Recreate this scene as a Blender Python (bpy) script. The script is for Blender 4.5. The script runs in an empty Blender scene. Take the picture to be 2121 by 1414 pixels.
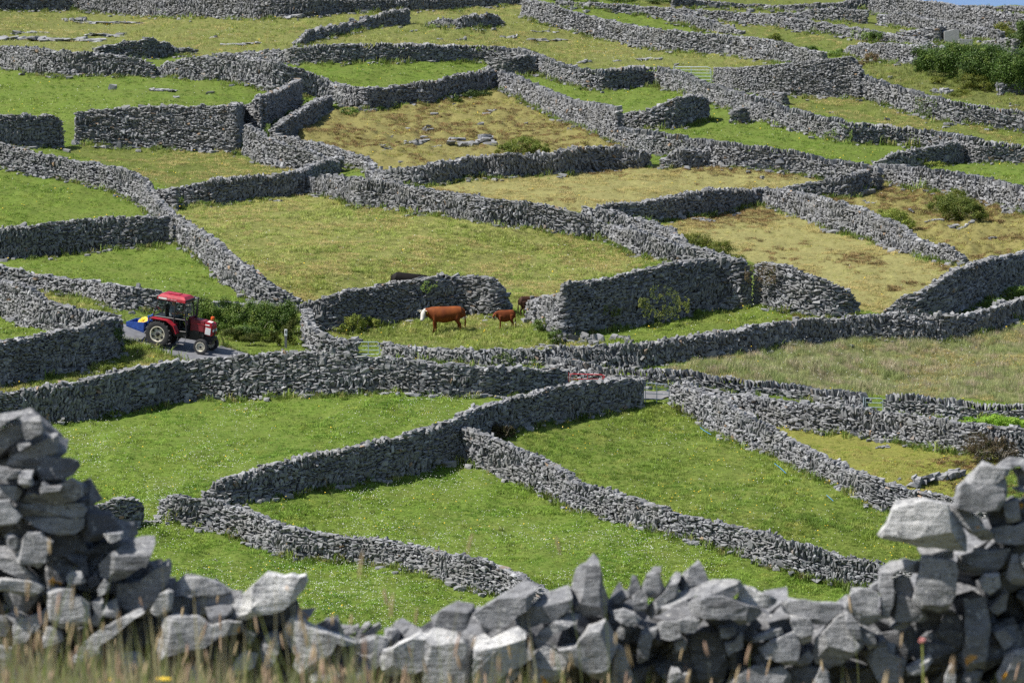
import bpy, bmesh, math, random
import numpy as np
from mathutils import Vector, Matrix
random.seed(7); RNG = np.random.default_rng(11)
R = math.radians
W, H = 2121, 1414
F = 10089.0; CX = 1060.5; YH = -15.0          # telephoto lens, in photo pixels
scene = bpy.context.scene
COL = scene.collection

# ------------------------------------------------------------------ basics
def tag(o, label=None, cat=None, group=None, kind=None):
    if label: o['label'] = label
    if cat: o['category'] = cat
    if group: o['group'] = group
    if kind: o['kind'] = kind
    return o
def link(name, me, parent=None, mat=None):
    o = bpy.data.objects.new(name, me); COL.objects.link(o)
    if parent: o.parent = parent
    if mat is not None and me is not None and len(me.materials) == 0: me.materials.append(mat)
    return o
def empty(name, loc=(0, 0, 0), rot=(0, 0, 0)):
    o = bpy.data.objects.new(name, None); COL.objects.link(o); o.location = loc; o.rotation_euler = rot
    o.empty_display_size = .2
    return o
def mesh_np(name, V, T, tone=None, smooth=False, mats=(), midx=None):
    V = np.ascontiguousarray(V, np.float32); T = np.ascontiguousarray(T, np.int32)
    k = T.shape[1]
    me = bpy.data.meshes.new(name)
    me.vertices.add(len(V)); me.vertices.foreach_set('co', V.ravel())
    me.loops.add(T.size); me.loops.foreach_set('vertex_index', T.ravel())
    me.polygons.add(len(T)); me.polygons.foreach_set('loop_start', np.arange(0, T.size, k, dtype=np.int32))
    if tone is not None:
        a = me.attributes.new('tone', 'FLOAT_COLOR', 'POINT')
        t4 = np.ones((len(V), 4), np.float32); t4[:, :tone.shape[1]] = tone
        a.data.foreach_set('color', t4.ravel())
    for m in mats: me.materials.append(m)
    if midx is not None: me.polygons.foreach_set('material_index', np.ascontiguousarray(midx, np.int32))
    me.update(calc_edges=True); me.validate()
    if smooth: me.shade_smooth()
    else: me.shade_flat()
    return me
def hash2(ix, iy, seed):
    h = (ix.astype(np.int64) * 374761393 + iy.astype(np.int64) * 668265263 + seed * 982451653) & 0xffffffff
    h = ((h ^ (h >> 13)) * 1274126177) & 0xffffffff
    return ((h ^ (h >> 16)) & 0xffffff) / float(0xffffff)
def vnoise(x, y, seed=0):
    x = np.asarray(x, float); y = np.asarray(y, float)
    ix = np.floor(x); iy = np.floor(y); fx = x - ix; fy = y - iy
    fx = fx * fx * (3 - 2 * fx); fy = fy * fy * (3 - 2 * fy)
    a = hash2(ix, iy, seed); b = hash2(ix + 1, iy, seed); c = hash2(ix, iy + 1, seed); d = hash2(ix + 1, iy + 1, seed)
    return (a * (1 - fx) + b * fx) * (1 - fy) + (c * (1 - fx) + d * fx) * fy
def fbm(x, y, seed=0, o=3):
    s = 0; a = .5; t = 0
    for i in range(o):
        s = s + a * vnoise(x, y, seed + i * 17); t += a; x = x * 2.03 + 5.1; y = y * 2.03 - 3.7; a *= .5
    return s / t
def sstep(a, b, x):
    t = np.clip((np.asarray(x, float) - a) / (b - a), 0, 1); return t * t * (3 - 2 * t)

# ------------------------------------------------------------------ the lie of the land
def _D0(px, py):
    px = np.asarray(px, float); py = np.asarray(py, float)
    s = 26 + .024 * py - 3.7e-6 * py * py
    D = F / s; g = F * (.024 - 7.4e-6 * py) / (s * s)
    for f, ly, lx, ph in ((.20, 410, 1500, .4), (.14, 250, -900, 1.9), (.12, 140, 620, 4.2)):
        D = D + f * g * ly / 6.283 * np.sin(6.283 * (py / ly + px / lx) + ph)
    return D
def _G(px, py): return (px - 326.) * np.exp(-((px - 395) / 230.) ** 2 - ((py - 728) / 48.) ** 2)
_need = -.80 - (_D0(414, 736) - _D0(326, 720))
KROAD = float(_need / (_G(414., 736.) - _G(326., 720.)))
def depth(px, py):
    px = np.asarray(px, float); py = np.asarray(py, float)
    return _D0(px, py) + KROAD * _G(px, py)
def at(px, py, up=0.):
    px = np.asarray(px, float); py = np.asarray(py, float)
    D = depth(px, py); z = -(py - YH) / F * D
    b = sstep(1885, 1965, px); z = z - b * np.clip(12 - py, 0, None) * .22
    return np.stack([(px - CX) / F * D, D + 0 * px, z + up], -1)
def ppm(px, py): return F / depth(px, py)      # photo pixels per metre there

# field types ------------------------------------------------------
LUSH, GREEN, DULL, YEL, OCH, HEATH, HAY, TALL, TOP, SCRUB, MEADOW, DRYG = range(12)
FIELDS = [
 (TOP, [(-300, -80), (1080, -80), (1100, 45), (1000, 96), (600, 104), (400, 118), (-300, 100)]),
 (TOP, [(1090, 30), (1300, 70), (1640, 125), (1500, 150), (1350, 138), (1200, 142), (1000, 96)]),
 (DULL, [(1130, -80), (2500, -80), (2500, 105), (1750, 105), (1600, 95), (1420, 55)]),
 (SCRUB, [(1770, 108), (2500, 80), (2500, 235), (2121, 233), (1930, 200), (1776, 158)]),
 (DULL, [(1600, 195), (1790, 200), (1990, 258), (2500, 300), (2121, 300), (1880, 268), (1640, 228)]),
 (GREEN, [(-300, 130), (330, 155), (520, 175), (570, 195), (150, 235), (-300, 245)]),
 (GREEN, [(640, 128), (1010, 124), (1000, 150), (810, 185), (700, 180)]),
 (GREEN, [(1090, 150), (1240, 185), (1400, 178), (1460, 195), (1290, 240)]),
 (GREEN, [(1400, 195), (1640, 225), (1900, 300), (1820, 338), (1560, 308), (1400, 285), (1280, 268)]),
 (HEATH, [(600, 300), (640, 262), (700, 226), (860, 214), (1030, 188), (1230, 282), (1285, 310), (1180, 320), (770, 362), (740, 335)]),
 (DULL, [(100, 300), (505, 318), (640, 360), (370, 395), (250, 352)]),
 (GREEN, [(-300, 340), (230, 396), (300, 440), (280, 455), (-300, 500)]),
 (GREEN, [(-300, 555), (0, 540), (350, 498), (430, 560), (530, 636), (430, 630), (200, 585)]),
 (OCH, [(850, 398), (1000, 366), (1350, 345), (1480, 338), (1720, 372), (1560, 398), (1300, 425), (1190, 440), (1000, 412)]),
 (OCH, [(1370, 470), (1500, 430), (1590, 425), (1740, 484), (2000, 552), (1900, 612), (1830, 650), (1770, 640), (1600, 560)]),
 (HEATH, [(1690, 420), (1820, 375), (2050, 415), (2500, 480), (2500, 530), (2121, 530), (1990, 556), (1870, 470)]),
 (GREEN, [(1990, 340), (2500, 330), (2500, 440), (2121, 395), (1900, 348)]),
 (YEL, [(352, 440), (440, 420), (650, 398), (860, 440), (1100, 468), (1370, 540), (1160, 605), (1060, 640), (880, 580), (620, 625), (500, 580), (380, 480)]),
 (TALL, [(630, 700), (800, 670), (1062, 640), (1160, 690), (1270, 716), (1125, 735), (790, 720)]),
 (MEADOW, [(1250, 716), (1400, 655), (1560, 630), (1680, 660), (1400, 705)]),
 (HAY, [(1360, 772), (1520, 734), (1720, 706), (1980, 702), (2500, 600), (2500, 838), (2000, 828), (1790, 815)]),
 (DRYG, [(1530, 860), (1640, 885), (1960, 930), (2100, 950), (2060, 1040), (1930, 1030), (1800, 1000), (1660, 935)]),
 (TALL, [(60, 600), (150, 610), (240, 640), (250, 660), (110, 630)]),
 (TALL, [(170, 770), (270, 720), (300, 715), (375, 748), (240, 775), (-60, 830), (-60, 800)]),
 (MEADOW, [(430, 700), (620, 690), (640, 720), (600, 735), (520, 736)]),
 (LUSH, [(-300, 860), (900, 815), (1176, 800), (960, 860), (945, 885), (420, 1020), (300, 1100), (-300, 1100)]),
 (LUSH, [(480, 1055), (945, 895), (1010, 960), (1100, 1010), (1350, 1105), (1850, 1235), (2500, 1330), (1500, 1345), (1000, 1240), (600, 1090)]),
 (LUSH, [(-300, 1100), (330, 1060), (560, 1130), (1020, 1240), (1500, 1345), (-300, 1345)]),
 (MEADOW, [(960, 895), (1190, 860), (1340, 838), (1395, 835), (1560, 930), (1850, 1055), (2500, 1200), (2500, 1320), (1800, 1180), (1300, 1030), (1060, 930)]),
]
def inpoly(px, py, poly):
    ins = np.zeros(px.shape, bool); n = len(poly)
    for i in range(n):
        x1, y1 = poly[i]; x2, y2 = poly[(i + 1) % n]
        if y1 == y2: continue
        c = ((y1 > py) != (y2 > py)) & (px < (x2 - x1) * (py - y1) / (y2 - y1) + x1)
        ins ^= c
    return ins
def ftype(px, py):
    px = np.asarray(px, float); py = np.asarray(py, float)
    t = np.full(px.shape, GREEN, int)
    for k, poly in FIELDS: t[inpoly(px, py, poly)] = k
    return t
ROAD_U = [(150, 640), (215, 655), (259, 674), (340, 691), (441, 712), (520, 735), (620, 752), (760, 764)]
ROAD_L = [(150, 672), (222, 694), (280, 712), (327, 726), (374, 748), (440, 775), (540, 797), (760, 806)]
ROADPOLY = ROAD_U + ROAD_L[::-1]
def micro(px, py, t=None):
    """small humps of the turf (metres)"""
    if t is None: t = ftype(px, py)
    p = at(px, py); x, y = p[..., 0], p[..., 1]
    heath = np.isin(t, (HEATH,)); mid = np.isin(t, (OCH, DRYG, TOP, SCRUB, TALL))
    n1 = fbm(x / 1.3, y / 1.3, 3) - .5; n2 = fbm(x / .55, y / .55, 9) - .5
    hum = np.clip(vnoise(x / .9, y / 1.1, 21) - .55, 0, 1) * 1.1 + np.clip(vnoise(x / .42, y / .5, 22) - .5, 0, 1) * .45
    m = n1 * .36 + n2 * .12
    m = np.where(mid, n1 * .30 + n2 * .16, m)
    m = np.where(heath, n1 * .2 + hum * .75, m)
    m = m * (1 - np.exp(-((px - 395) / 160.) ** 2 - ((py - 728) / 40.) ** 2))
    return m
def ground(px, py):
    p = at(px, py); p[..., 2] += micro(np.asarray(px, float), np.asarray(py, float)); return p

# ------------------------------------------------------------------ materials
def newmat(name):
    m = bpy.data.materials.new(name); m.use_nodes = True
    nt = m.node_tree; nt.nodes.clear()
    out = nt.nodes.new('ShaderNodeOutputMaterial')
    return m, nt, out
def N(nt, typ, **kw):
    n = nt.nodes.new(typ)
    for k, v in kw.items():
        if k.startswith('i_'): n.inputs[k[2:].replace('_', ' ')].default_value = v
        else: setattr(n, k, v)
    return n
def L(nt, a, ao, b, bi): nt.links.new(a.outputs[ao], b.inputs[bi])
def c4(c): return (c[0], c[1], c[2], 1)
def noise(nt, scale, detail=3, rough=.55, coord='Position', vec=None):
    if vec is None:
        if coord == 'Position': g = N(nt, 'ShaderNodeNewGeometry'); vec = g.outputs['Position']
        else: g = N(nt, 'ShaderNodeTexCoord'); vec = g.outputs[coord]
    n = N(nt, 'ShaderNodeTexNoise'); n.inputs['Scale'].default_value = scale
    n.inputs['Detail'].default_value = detail; n.inputs['Roughness'].default_value = rough
    nt.links.new(vec, n.inputs['Vector']); return n
def ramp(nt, src, a, b):
    r = N(nt, 'ShaderNodeMapRange'); r.inputs['From Min'].default_value = a; r.inputs['From Max'].default_value = b
    nt.links.new(src, r.inputs['Value']); return r.outputs['Result']
def mix(nt, fac, a, b, mode='MIX'):
    m = N(nt, 'ShaderNodeMix', data_type='RGBA', blend_type=mode)
    for s, v in ((m.inputs[0], fac), (m.inputs[6], a), (m.inputs[7], b)):
        if isinstance(v, bpy.types.NodeSocket): nt.links.new(v, s)
        elif isinstance(v, (tuple, list)): s.default_value = c4(v)
        else: s.default_value = v
    return m.outputs[2]
def simple(name, col, rough=.6, metal=0, var=.15, scale=6., coat=0):
    m, nt, out = newmat(name)
    p = N(nt, 'ShaderNodeBsdfPrincipled'); p.inputs['Roughness'].default_value = rough; p.inputs['Metallic'].default_value = metal
    if coat: p.inputs['Coat Weight'].default_value = coat
    n = noise(nt, scale, coord='Object')
    c = mix(nt, ramp(nt, n.outputs['Fac'], .3, .7), tuple(x * (1 - var) for x in col), tuple(min(1, x * (1 + var)) for x in col))
    nt.links.new(c, p.inputs['Base Color']); L(nt, p, 'BSDF', out, 'Surface'); return m
def stone_mat(name, near=False):
    m, nt, out = newmat(name)
    p = N(nt, 'ShaderNodeBsdfPrincipled'); p.inputs['Roughness'].default_value = .88; p.inputs['Specular IOR Level'].default_value = .3
    a = N(nt, 'ShaderNodeAttribute', attribute_name='tone')
    sx = N(nt, 'ShaderNodeSeparateColor'); L(nt, a, 'Color', sx, 'Color')
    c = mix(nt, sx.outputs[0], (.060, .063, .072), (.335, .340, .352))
    n0 = noise(nt, 2.6 if near else .9, 3)
    c = mix(nt, ramp(nt, n0.outputs['Fac'], .35, .7), c, (.165, .165, .160)) if not near else mix(nt, ramp(nt, n0.outputs['Fac'], .4, .75), c, (.20, .205, .215))
    n1 = noise(nt, 11 if not near else 7, 5, .65)
    c = mix(nt, ramp(nt, n1.outputs['Fac'], .58, .72), c, (.42, .42, .42) if not near else (.32, .32, .32))
    n2 = noise(nt, 23 if not near else 16, 5, .7)
    c = mix(nt, ramp(nt, n2.outputs['Fac'], .57, .7), c, (.085, .088, .095))
    c = mix(nt, sx.outputs[1], c, (.26, .17, .095))
    if near:
        g = N(nt, 'ShaderNodeNewGeometry'); mp = N(nt, 'ShaderNodeMapping'); mp.inputs['Scale'].default_value = (2.5, 2.5, 16)
        mp.inputs['Rotation'].default_value = (.2, .35, .3)
        L(nt, g, 'Position', mp, 'Vector')
        st = noise(nt, 2.2, 4, .65, vec=mp.outputs['Vector'])
        c = mix(nt, ramp(nt, st.outputs['Fac'], .50, .66), c, (.085, .087, .093))
        wp = noise(nt, 3.4, 6, .7)
        wh = N(nt, 'ShaderNodeMath', operation='MULTIPLY'); nt.links.new(ramp(nt, wp.outputs['Fac'], .40, .52), wh.inputs[0]); nt.links.new(sx.outputs[2], wh.inputs[1])
        c = mix(nt, wh.outputs[0], c, (.66, .655, .635))
        fl = noise(nt, 30, 3, .6)
        c = mix(nt, ramp(nt, fl.outputs['Fac'], .62, .68), c, (.42, .42, .41))
        wv = N(nt, 'ShaderNodeTexWave', wave_type='BANDS', bands_direction='Z'); wv.inputs['Scale'].default_value = 3.2; wv.inputs['Distortion'].default_value = 9; wv.inputs['Detail'].default_value = 4; wv.inputs['Detail Scale'].default_value = 1.6
        L(nt, mp, 'Vector', wv, 'Vector'); 
        c = mix(nt, ramp(nt, wv.outputs['Fac'], .10, .0), c, (.045, .046, .05))
        pt = noise(nt, 38, 2, .5); c = mix(nt, ramp(nt, pt.outputs['Fac'], .63, .70), c, (.09, .092, .096))
        ln = noise(nt, 6.5, 3, .55); l2 = noise(nt, 1.1, 2)
        k = N(nt, 'ShaderNodeMath', operation='MULTIPLY'); nt.links.new(ramp(nt, ln.outputs['Fac'], .69, .72), k.inputs[0]); nt.links.new(ramp(nt, l2.outputs['Fac'], .50, .55), k.inputs[1])
        c = mix(nt, k.outputs[0], c, (.62, .30, .03))
        ad = N(nt, 'ShaderNodeMath', operation='ADD'); nt.links.new(st.outputs['Fac'], ad.inputs[0]); nt.links.new(n2.outputs['Fac'], ad.inputs[1])
        bm = N(nt, 'ShaderNodeBump'); bm.inputs['Strength'].default_value = .8; bm.inputs['Distance'].default_value = .03
        nt.links.new(ad.outputs[0], bm.inputs['Height']); L(nt, bm, 'Normal', p, 'Normal')
    nt.links.new(c, p.inputs['Base Color']); L(nt, p, 'BSDF', out, 'Surface'); return m
def leaf_mat(name, ca, cb, cc, s1=.35, s2=3., trans=.35, rough=.6, thr=(.45, .7)):
    m, nt, out = newmat(name)
    n1 = noise(nt, s1, 3); n2 = noise(nt, s2, 3)
    c = mix(nt, ramp(nt, n1.outputs['Fac'], .36, .64), ca, cb)
    c = mix(nt, ramp(nt, n2.outputs['Fac'], thr[0], thr[1]), c, cc)
    oi = N(nt, 'ShaderNodeObjectInfo')
    c = mix(nt, 1., c, mix(nt, oi.outputs['Random'], (.50, .53, .48), (1.50, 1.45, 1.4)), 'MULTIPLY')
    p = N(nt, 'ShaderNodeBsdfPrincipled'); p.inputs['Roughness'].default_value = rough; p.inputs['Specular IOR Level'].default_value = .25
    nt.links.new(c, p.inputs['Base Color'])
    t = N(nt, 'ShaderNodeBsdfTranslucent'); nt.links.new(c, t.inputs['Color'])
    ms = N(nt, 'ShaderNodeMixShader'); ms.inputs[0].default_value = trans
    L(nt, p, 'BSDF', ms, 1); L(nt, t, 'BSDF', ms, 2); L(nt, ms, 'Shader', out, 'Surface'); return m

M_STONE = stone_mat('limestone_rubble'); M_NEAR = stone_mat('weathered_limestone', True)
#            ground colour, grass a, b, fleck
TYPECOL = {
 LUSH:  ((.095, .150, .022), (.225, .335, .052), (.150, .275, .036), (.35, .40, .09)),
 GREEN: ((.095, .145, .022), (.225, .320, .054), (.150, .250, .040), (.35, .38, .10)),
 MEADOW: ((.100, .145, .024), (.245, .330, .060), (.158, .255, .040), (.38, .39, .11)),
 DULL:  ((.100, .125, .030), (.250, .310, .065), (.175, .250, .046), (.36, .35, .13)),
 TALL:  ((.120, .135, .038), (.300, .355, .090), (.205, .280, .055), (.48, .44, .19)),
 YEL:   ((.160, .170, .050), (.350, .395, .115), (.250, .325, .075), (.50, .46, .22)),
 OCH:   ((.230, .215, .085), (.440, .420, .170), (.335, .360, .110), (.36, .27, .125)),
 HEATH: ((.185, .165, .060), (.410, .390, .140), (.285, .310, .080), (.23, .165, .075)),
 HAY:   ((.140, .150, .066), (.335, .365, .170), (.245, .310, .110), (.42, .36, .26)),
 TOP:   ((.135, .150, .044), (.315, .345, .105), (.215, .285, .062), (.45, .39, .18)),
 SCRUB: ((.095, .115, .032), (.235, .270, .070), (.155, .210, .046), (.36, .32, .13)),
 DRYG:  ((.165, .170, .038), (.365, .390, .085), (.235, .325, .050), (.40, .31, .12)),
}
M_GRASS = {k: leaf_mat('grass_blades_%d' % k, v[1], v[2], v[3], .22, 1.6 if k in (HEATH, OCH, DRYG) else 1.1, .38,
                       thr=((.46, .62) if k in (HEATH, OCH, DRYG, HAY) else (.52, .74))) for k, v in TYPECOL.items()}
def ground_mat():
    m, nt, out = newmat('turf')
    p = N(nt, 'ShaderNodeBsdfPrincipled'); p.inputs['Roughness'].default_value = .95; p.inputs['Specular IOR Level'].default_value = .1
    a = N(nt, 'ShaderNodeAttribute', attribute_name='tone')
    n1 = noise(nt, .5, 5, .6); n2 = noise(nt, 7, 3, .6)
    c = mix(nt, ramp(nt, n1.outputs['Fac'], .3, .7), a.outputs['Color'], (.13, .115, .045)); 
    c = mix(nt, .35, a.outputs['Color'], c)
    c = mix(nt, ramp(nt, n2.outputs['Fac'], .35, .75), c, mix(nt, .5, c, (.04, .05, .012)))
    nt.links.new(c, p.inputs['Base Color']); L(nt, p, 'BSDF', out, 'Surface'); return m
M_GROUND = ground_mat()

# ------------------------------------------------------------------ ground, road, sea
def build_terrain():
    cols = np.linspace(-260, 2380, 610)
    pys = np.concatenate([np.linspace(-60, 1330, 440)])
    PX, PY = np.meshgrid(cols, pys)
    t = ftype(PX, PY); P = at(PX, PY); P[..., 2] += micro(PX, PY, t) - .02
    colr = np.zeros(PX.shape + (3,))
    for k, v in TYPECOL.items(): colr[t == k] = v[0]
    # brown worn patches
    near = [(185, -25.9), (150, -21.2), (100, -14.5), (60, -9.0), (36, -5.5), (29, -4.35), (25, -3.74), (20, -3.03), (15, -2.34), (10, -1.72), (3, -1.6), (-12, -1.5)]
    rows = []
    for D, z in near:
        k = 1 + 4 * float(sstep(190, 15, D)); x = (cols - CX) / F * max(D, 12) * k
        zz = z + .12 * (vnoise(x / .9, np.full_like(x, D), 5) - .5)
        rows.append(np.stack([x, np.full_like(x, D), zz], -1))
    far = []
    b = sstep(1885, 1965, cols)
    for D, z in [(900, -60), (700, -22), (520, 1.2), (450, 2.4)]:
        x = (cols - CX) / F * D
        far.append(np.stack([x, np.full_like(x, D), z - b * 30], -1))
    allP = np.concatenate([np.array(far), P, np.array(rows)], 0)
    cg = np.array([.07, .085, .025])
    allC = np.concatenate([np.tile(cg, (len(far), len(cols), 1)), colr, np.tile(np.array([.085, .08, .032]), (len(rows), len(cols), 1))], 0)
    nr, nc = allP.shape[:2]
    i = np.arange(nr * nc).reshape(nr, nc)
    Q = np.stack([i[:-1, :-1], i[1:, :-1], i[1:, 1:], i[:-1, 1:]], -1).reshape(-1, 4)
    me = mesh_np('ground', allP.reshape(-1, 3), Q, allC.reshape(-1, 3), True, [M_GROUND])
    tag(link('ground', me), kind='structure')
build_terrain()
def interp_poly(pts, n):
    p = np.array(pts, float); d = np.r_[0, np.cumsum(np.hypot(*np.diff(p, axis=0).T))]
    s = np.linspace(0, d[-1], n); return np.stack([np.interp(s, d, p[:, 0]), np.interp(s, d, p[:, 1])], -1)
def strip(name, up, lo, lift, mat, n=80, m=14):
    a = interp_poly(up, n); b = interp_poly(lo, n); t = np.linspace(0, 1, m)[None, :, None]
    g = a[:, None] * (1 - t) + b[:, None] * t
    P = ground(g[..., 0], g[..., 1]); P[..., 2] += lift
    i = np.arange(n * m).reshape(n, m)
    Q = np.stack([i[:-1, :-1], i[:-1, 1:], i[1:, 1:], i[1:, :-1]], -1).reshape(-1, 4)
    return tag(link(name, mesh_np(name, P.reshape(-1, 3), Q, None, True, [mat])), kind='structure')
M_ASPH = simple('asphalt', (.115, .118, .13), .85, var=.22, scale=3.)
strip('road', ROAD_U, ROAD_L, .05, M_ASPH)
strip('path', [(1325, 812), (1400, 812)], [(1325, 828), (1400, 828)], .05, simple('lane_gravel', (.13, .13, .135), .9), 20, 6)
M_SEA, nt, out = newmat('sea_water')
p = N(nt, 'ShaderNodeBsdfPrincipled'); p.inputs['Base Color'].default_value = (.075, .15, .27, 1); p.inputs['Roughness'].default_value = .7; p.inputs['Specular IOR Level'].default_value = .2
wv = noise(nt, .004, 4); bc = mix(nt, ramp(nt, wv.outputs['Fac'], .35, .65), (.085, .15, .27), (.11, .18, .30)); nt.links.new(bc, p.inputs['Base Color'])
L(nt, p, 'BSDF', out, 'Surface')
tag(link('sea', mesh_np('sea', np.array([(-40000, 430, -38), (40000, 430, -38), (40000, 90000, -38), (-40000, 90000, -38)]), np.array([[0, 1, 2, 3]]), None, False, [M_SEA])), kind='structure')

# ------------------------------------------------------------------ stones
def hull_template(rng, n=15, pw=.55, sub=0):
    d = rng.normal(size=(n, 3)); d /= np.linalg.norm(d, axis=1)[:, None]
    p = np.sign(d) * np.abs(d) ** pw * rng.uniform(.86, 1.0, (n, 1))
    bm = bmesh.new()
    for q in p: bm.verts.new(q)
    r = bmesh.ops.convex_hull(bm, input=bm.verts[:])
    for v in [v for v in bm.verts if not v.link_faces]: bm.verts.remove(v)
    bmesh.ops.triangulate(bm, faces=bm.faces[:]); bmesh.ops.recalc_face_normals(bm, faces=bm.faces[:])
    bm.verts.ensure_lookup_table(); bm.verts.index_update()
    V = np.array([v.co[:] for v in bm.verts]); T = np.array([[v.index for v in f.verts] for f in bm.faces]); bm.free()
    lo, hi = V.min(0), V.max(0); V = (V - (lo + hi) / 2) / (hi - lo)
    return V, T
TEMPL = [hull_template(RNG, int(RNG.integers(9, 14)), RNG.uniform(.28, .55)) for _ in range(26)]
def assemble(pos, Rm, scl, tid, tone):
    """many rocks -> one vertex and triangle array"""
    Vs, Ts, Cs = [], [], []; off = 0
    for k in range(len(TEMPL)):
        s = np.where(tid == k)[0]
        if not len(s): continue
        V, T = TEMPL[k]
        v = V[None] * scl[s][:, None, :]
        v = np.einsum('nij,nkj->nki', Rm[s], v) + pos[s][:, None, :]
        Vs.append(v.reshape(-1, 3)); Ts.append((T[None] + (np.arange(len(s)) * len(V))[:, None, None] + off).reshape(-1, 3))
        Cs.append(np.repeat(tone[s], len(V), 0)); off += len(s) * len(V)
    return np.concatenate(Vs), np.concatenate(Ts), np.concatenate(Cs)
def rot_frames(t, n, u, tilt, yaw, pit):
    """columns: along, outward, up, with tilt about outward etc."""
    ct, st = np.cos(tilt), np.sin(tilt)
    a = t * ct[:, None] + u * st[:, None]; c = -t * st[:, None] + u * ct[:, None]
    cy, sy = np.cos(yaw), np.sin(yaw)
    a2 = a * cy[:, None] + n * sy[:, None]; n2 = -a * sy[:, None] + n * cy[:, None]
    cp, sp = np.cos(pit), np.sin(pit)
    n3 = n2 * cp[:, None] + c * sp[:, None]; c3 = -n2 * sp[:, None] + c * cp[:, None]
    return np.stack([a2, n3, c3], -1)
BASES = []                      # foot lines, for the weeds
WALLSEED = [100]
def dry_wall(label, pts, cope=None, up=.4, sz=1., th=.62, rust=.03, lean=0., neat=False, back=True, jag=1., name='dry_stone_wall', ends=True):
    WALLSEED[0] += 1; rng = np.random.default_rng(WALLSEED[0])
    sz = sz * .84; rust = rust * .28; up0, up1 = up if isinstance(up, tuple) else (up, up); up0 *= .7; up1 *= .7
    p = np.array(pts, float)
    # resample the foot line
    w3 = at(p[:, 0], p[:, 2]); seg = np.linalg.norm(np.diff(w3, axis=0), axis=1); d = np.r_[0, np.cumsum(seg)]
    n = max(6, int(d[-1] / .3)); s = np.linspace(0, d[-1], n)
    q = np.stack([np.interp(s, d, p[:, k]) for k in range(3)], -1)
    ker = np.array([1, 2, 3, 2, 1]) / 9.
    for k in range(3):
        e = np.r_[[2 * q[0, k] - q[2, k], 2 * q[0, k] - q[1, k]], q[:, k], [2 * q[-1, k] - q[-2, k], 2 * q[-1, k] - q[-3, k]]]
        q[:, k] = np.convolve(e, ker, 'valid')
    B = at(q[:, 0], q[:, 2]); Hh = np.clip((q[:, 2] - q[:, 1]) / ppm(q[:, 0], q[:, 2]), .25, None)
    BASES.append((q[:, 0], q[:, 2]))
    u = np.r_[0, np.cumsum(np.linalg.norm(np.diff(B, axis=0), axis=1))]; Lw = u[-1]
    T3 = np.gradient(B, u, axis=0); T3 /= np.linalg.norm(T3, axis=1)[:, None]
    Nn = np.stack([-T3[:, 1], T3[:, 0], 0 * T3[:, 0]], -1); Nn /= np.linalg.norm(Nn, axis=1)[:, None]
    if Nn[:, 1].mean() < 0: Nn = -Nn
    ch = (.36 * sz if cope is not None else 0.)
    ph = rng.uniform(0, 100)
    topn = (vnoise(u / .5 + ph, u * 0, 4) - .5) * .17 * jag
    rec = []                                    # u, v, off(outward from centre), side, lx, ly, lz, tilt, kind
    Hi = lambda x: np.interp(x, u, Hh + topn)
    for side in ((-1, 1) if back else (-1,)):
        v = -.14; row = 0
        zp = rng.uniform(0, 50)
        while v < Hh.max():
            rh = rng.uniform(.065, .155) * sz * (1.35 if v < .12 else 1) * (1.25 if side > 0 else 1)
            x = -rng.uniform(0, .2)
            while x < Lw:
                z = float(vnoise(np.array([x / 1.5 + zp]), np.array([v / .45 + zp]), 8)[0])
                z2 = float(vnoise(np.array([x / 3.1 + zp]), np.array([v / 1.1 + 9]), 18)[0])
                hx = float(Hi(min(max(x, 0), Lw))) - ch
                up = up0 + (up1 - up0) * min(max(x / Lw, 0), 1)
                isup = (z < up * .9 + .05) and not neat and up > .02
                if isup:
                    w = rng.uniform(.075, .19) * sz; h = rng.uniform(.20, .42) * sz; tl = R(lean) + rng.normal(0, .26) + (z - .3) * 1.2
                    step = w * .95; skip = rng.random() < .42
                elif neat:
                    w = rng.uniform(.16, .42) * sz; h = rh * rng.uniform(.95, 1.1); tl = rng.normal(0, .03); step = w * .97; skip = False
                else:
                    w = rng.uniform(.13, .46) * sz * (.7 + .6 * z2); h = rh * rng.uniform(.85, 1.35) * (.8 + .4 * z2); tl = rng.normal(0, .13) + (z2 - .5) * .35; step = w * .93; skip = False
                    if rng.random() < (.16 if v < .2 else .055): h *= rng.uniform(1.7, 2.8); w *= rng.uniform(.9, 1.5)
                if side > 0: w *= 1.3; step *= 1.3
                if not skip and v + h * .5 < hx + .02 and x + w * .5 < Lw + .05:
                    rec.append((x + w / 2, v + h / 2, side, w * 1.0, rng.uniform(.18, .30) * sz, h * 1.0, tl, 0))
                x += step
            v += rh * .9; row += 1
    # ragged or upright top course
    nbody = len(rec)
    if cope is not None:
        x = 0.
        lw = 0.
        while x < Lw:
            w = rng.uniform(.09, .19) * sz; h = rng.uniform(.32, .52) * sz * (1 if rng.random() > .1 else 1.25)
            lw = .7 * lw + .3 * rng.normal(0, .35)
            hx = float(Hi(min(x, Lw)))
            rec.append((x + w / 2, hx - h * .42, 0, w * .92, th * rng.uniform(.6, .95), h, R(cope) + lw + rng.normal(0, .1), 1))
            x += w * 1.02
    else:
        x = 0.
        while x < Lw:
            w = rng.uniform(.16, .40) * sz; h = rng.uniform(.08, .2) * sz; tl = rng.normal(0, .25)
            if rng.random() < (up0 + (up1 - up0) * x / Lw) * .8: w, h = w * .5, h * 1.8; tl += rng.normal(0, .4)
            hx = float(Hi(min(x, Lw)))
            rec.append((x + w / 2, hx - h * .35, 0, w * 1.1, th * rng.uniform(.45, .85), h, tl, 1)); x += w * .85
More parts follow.
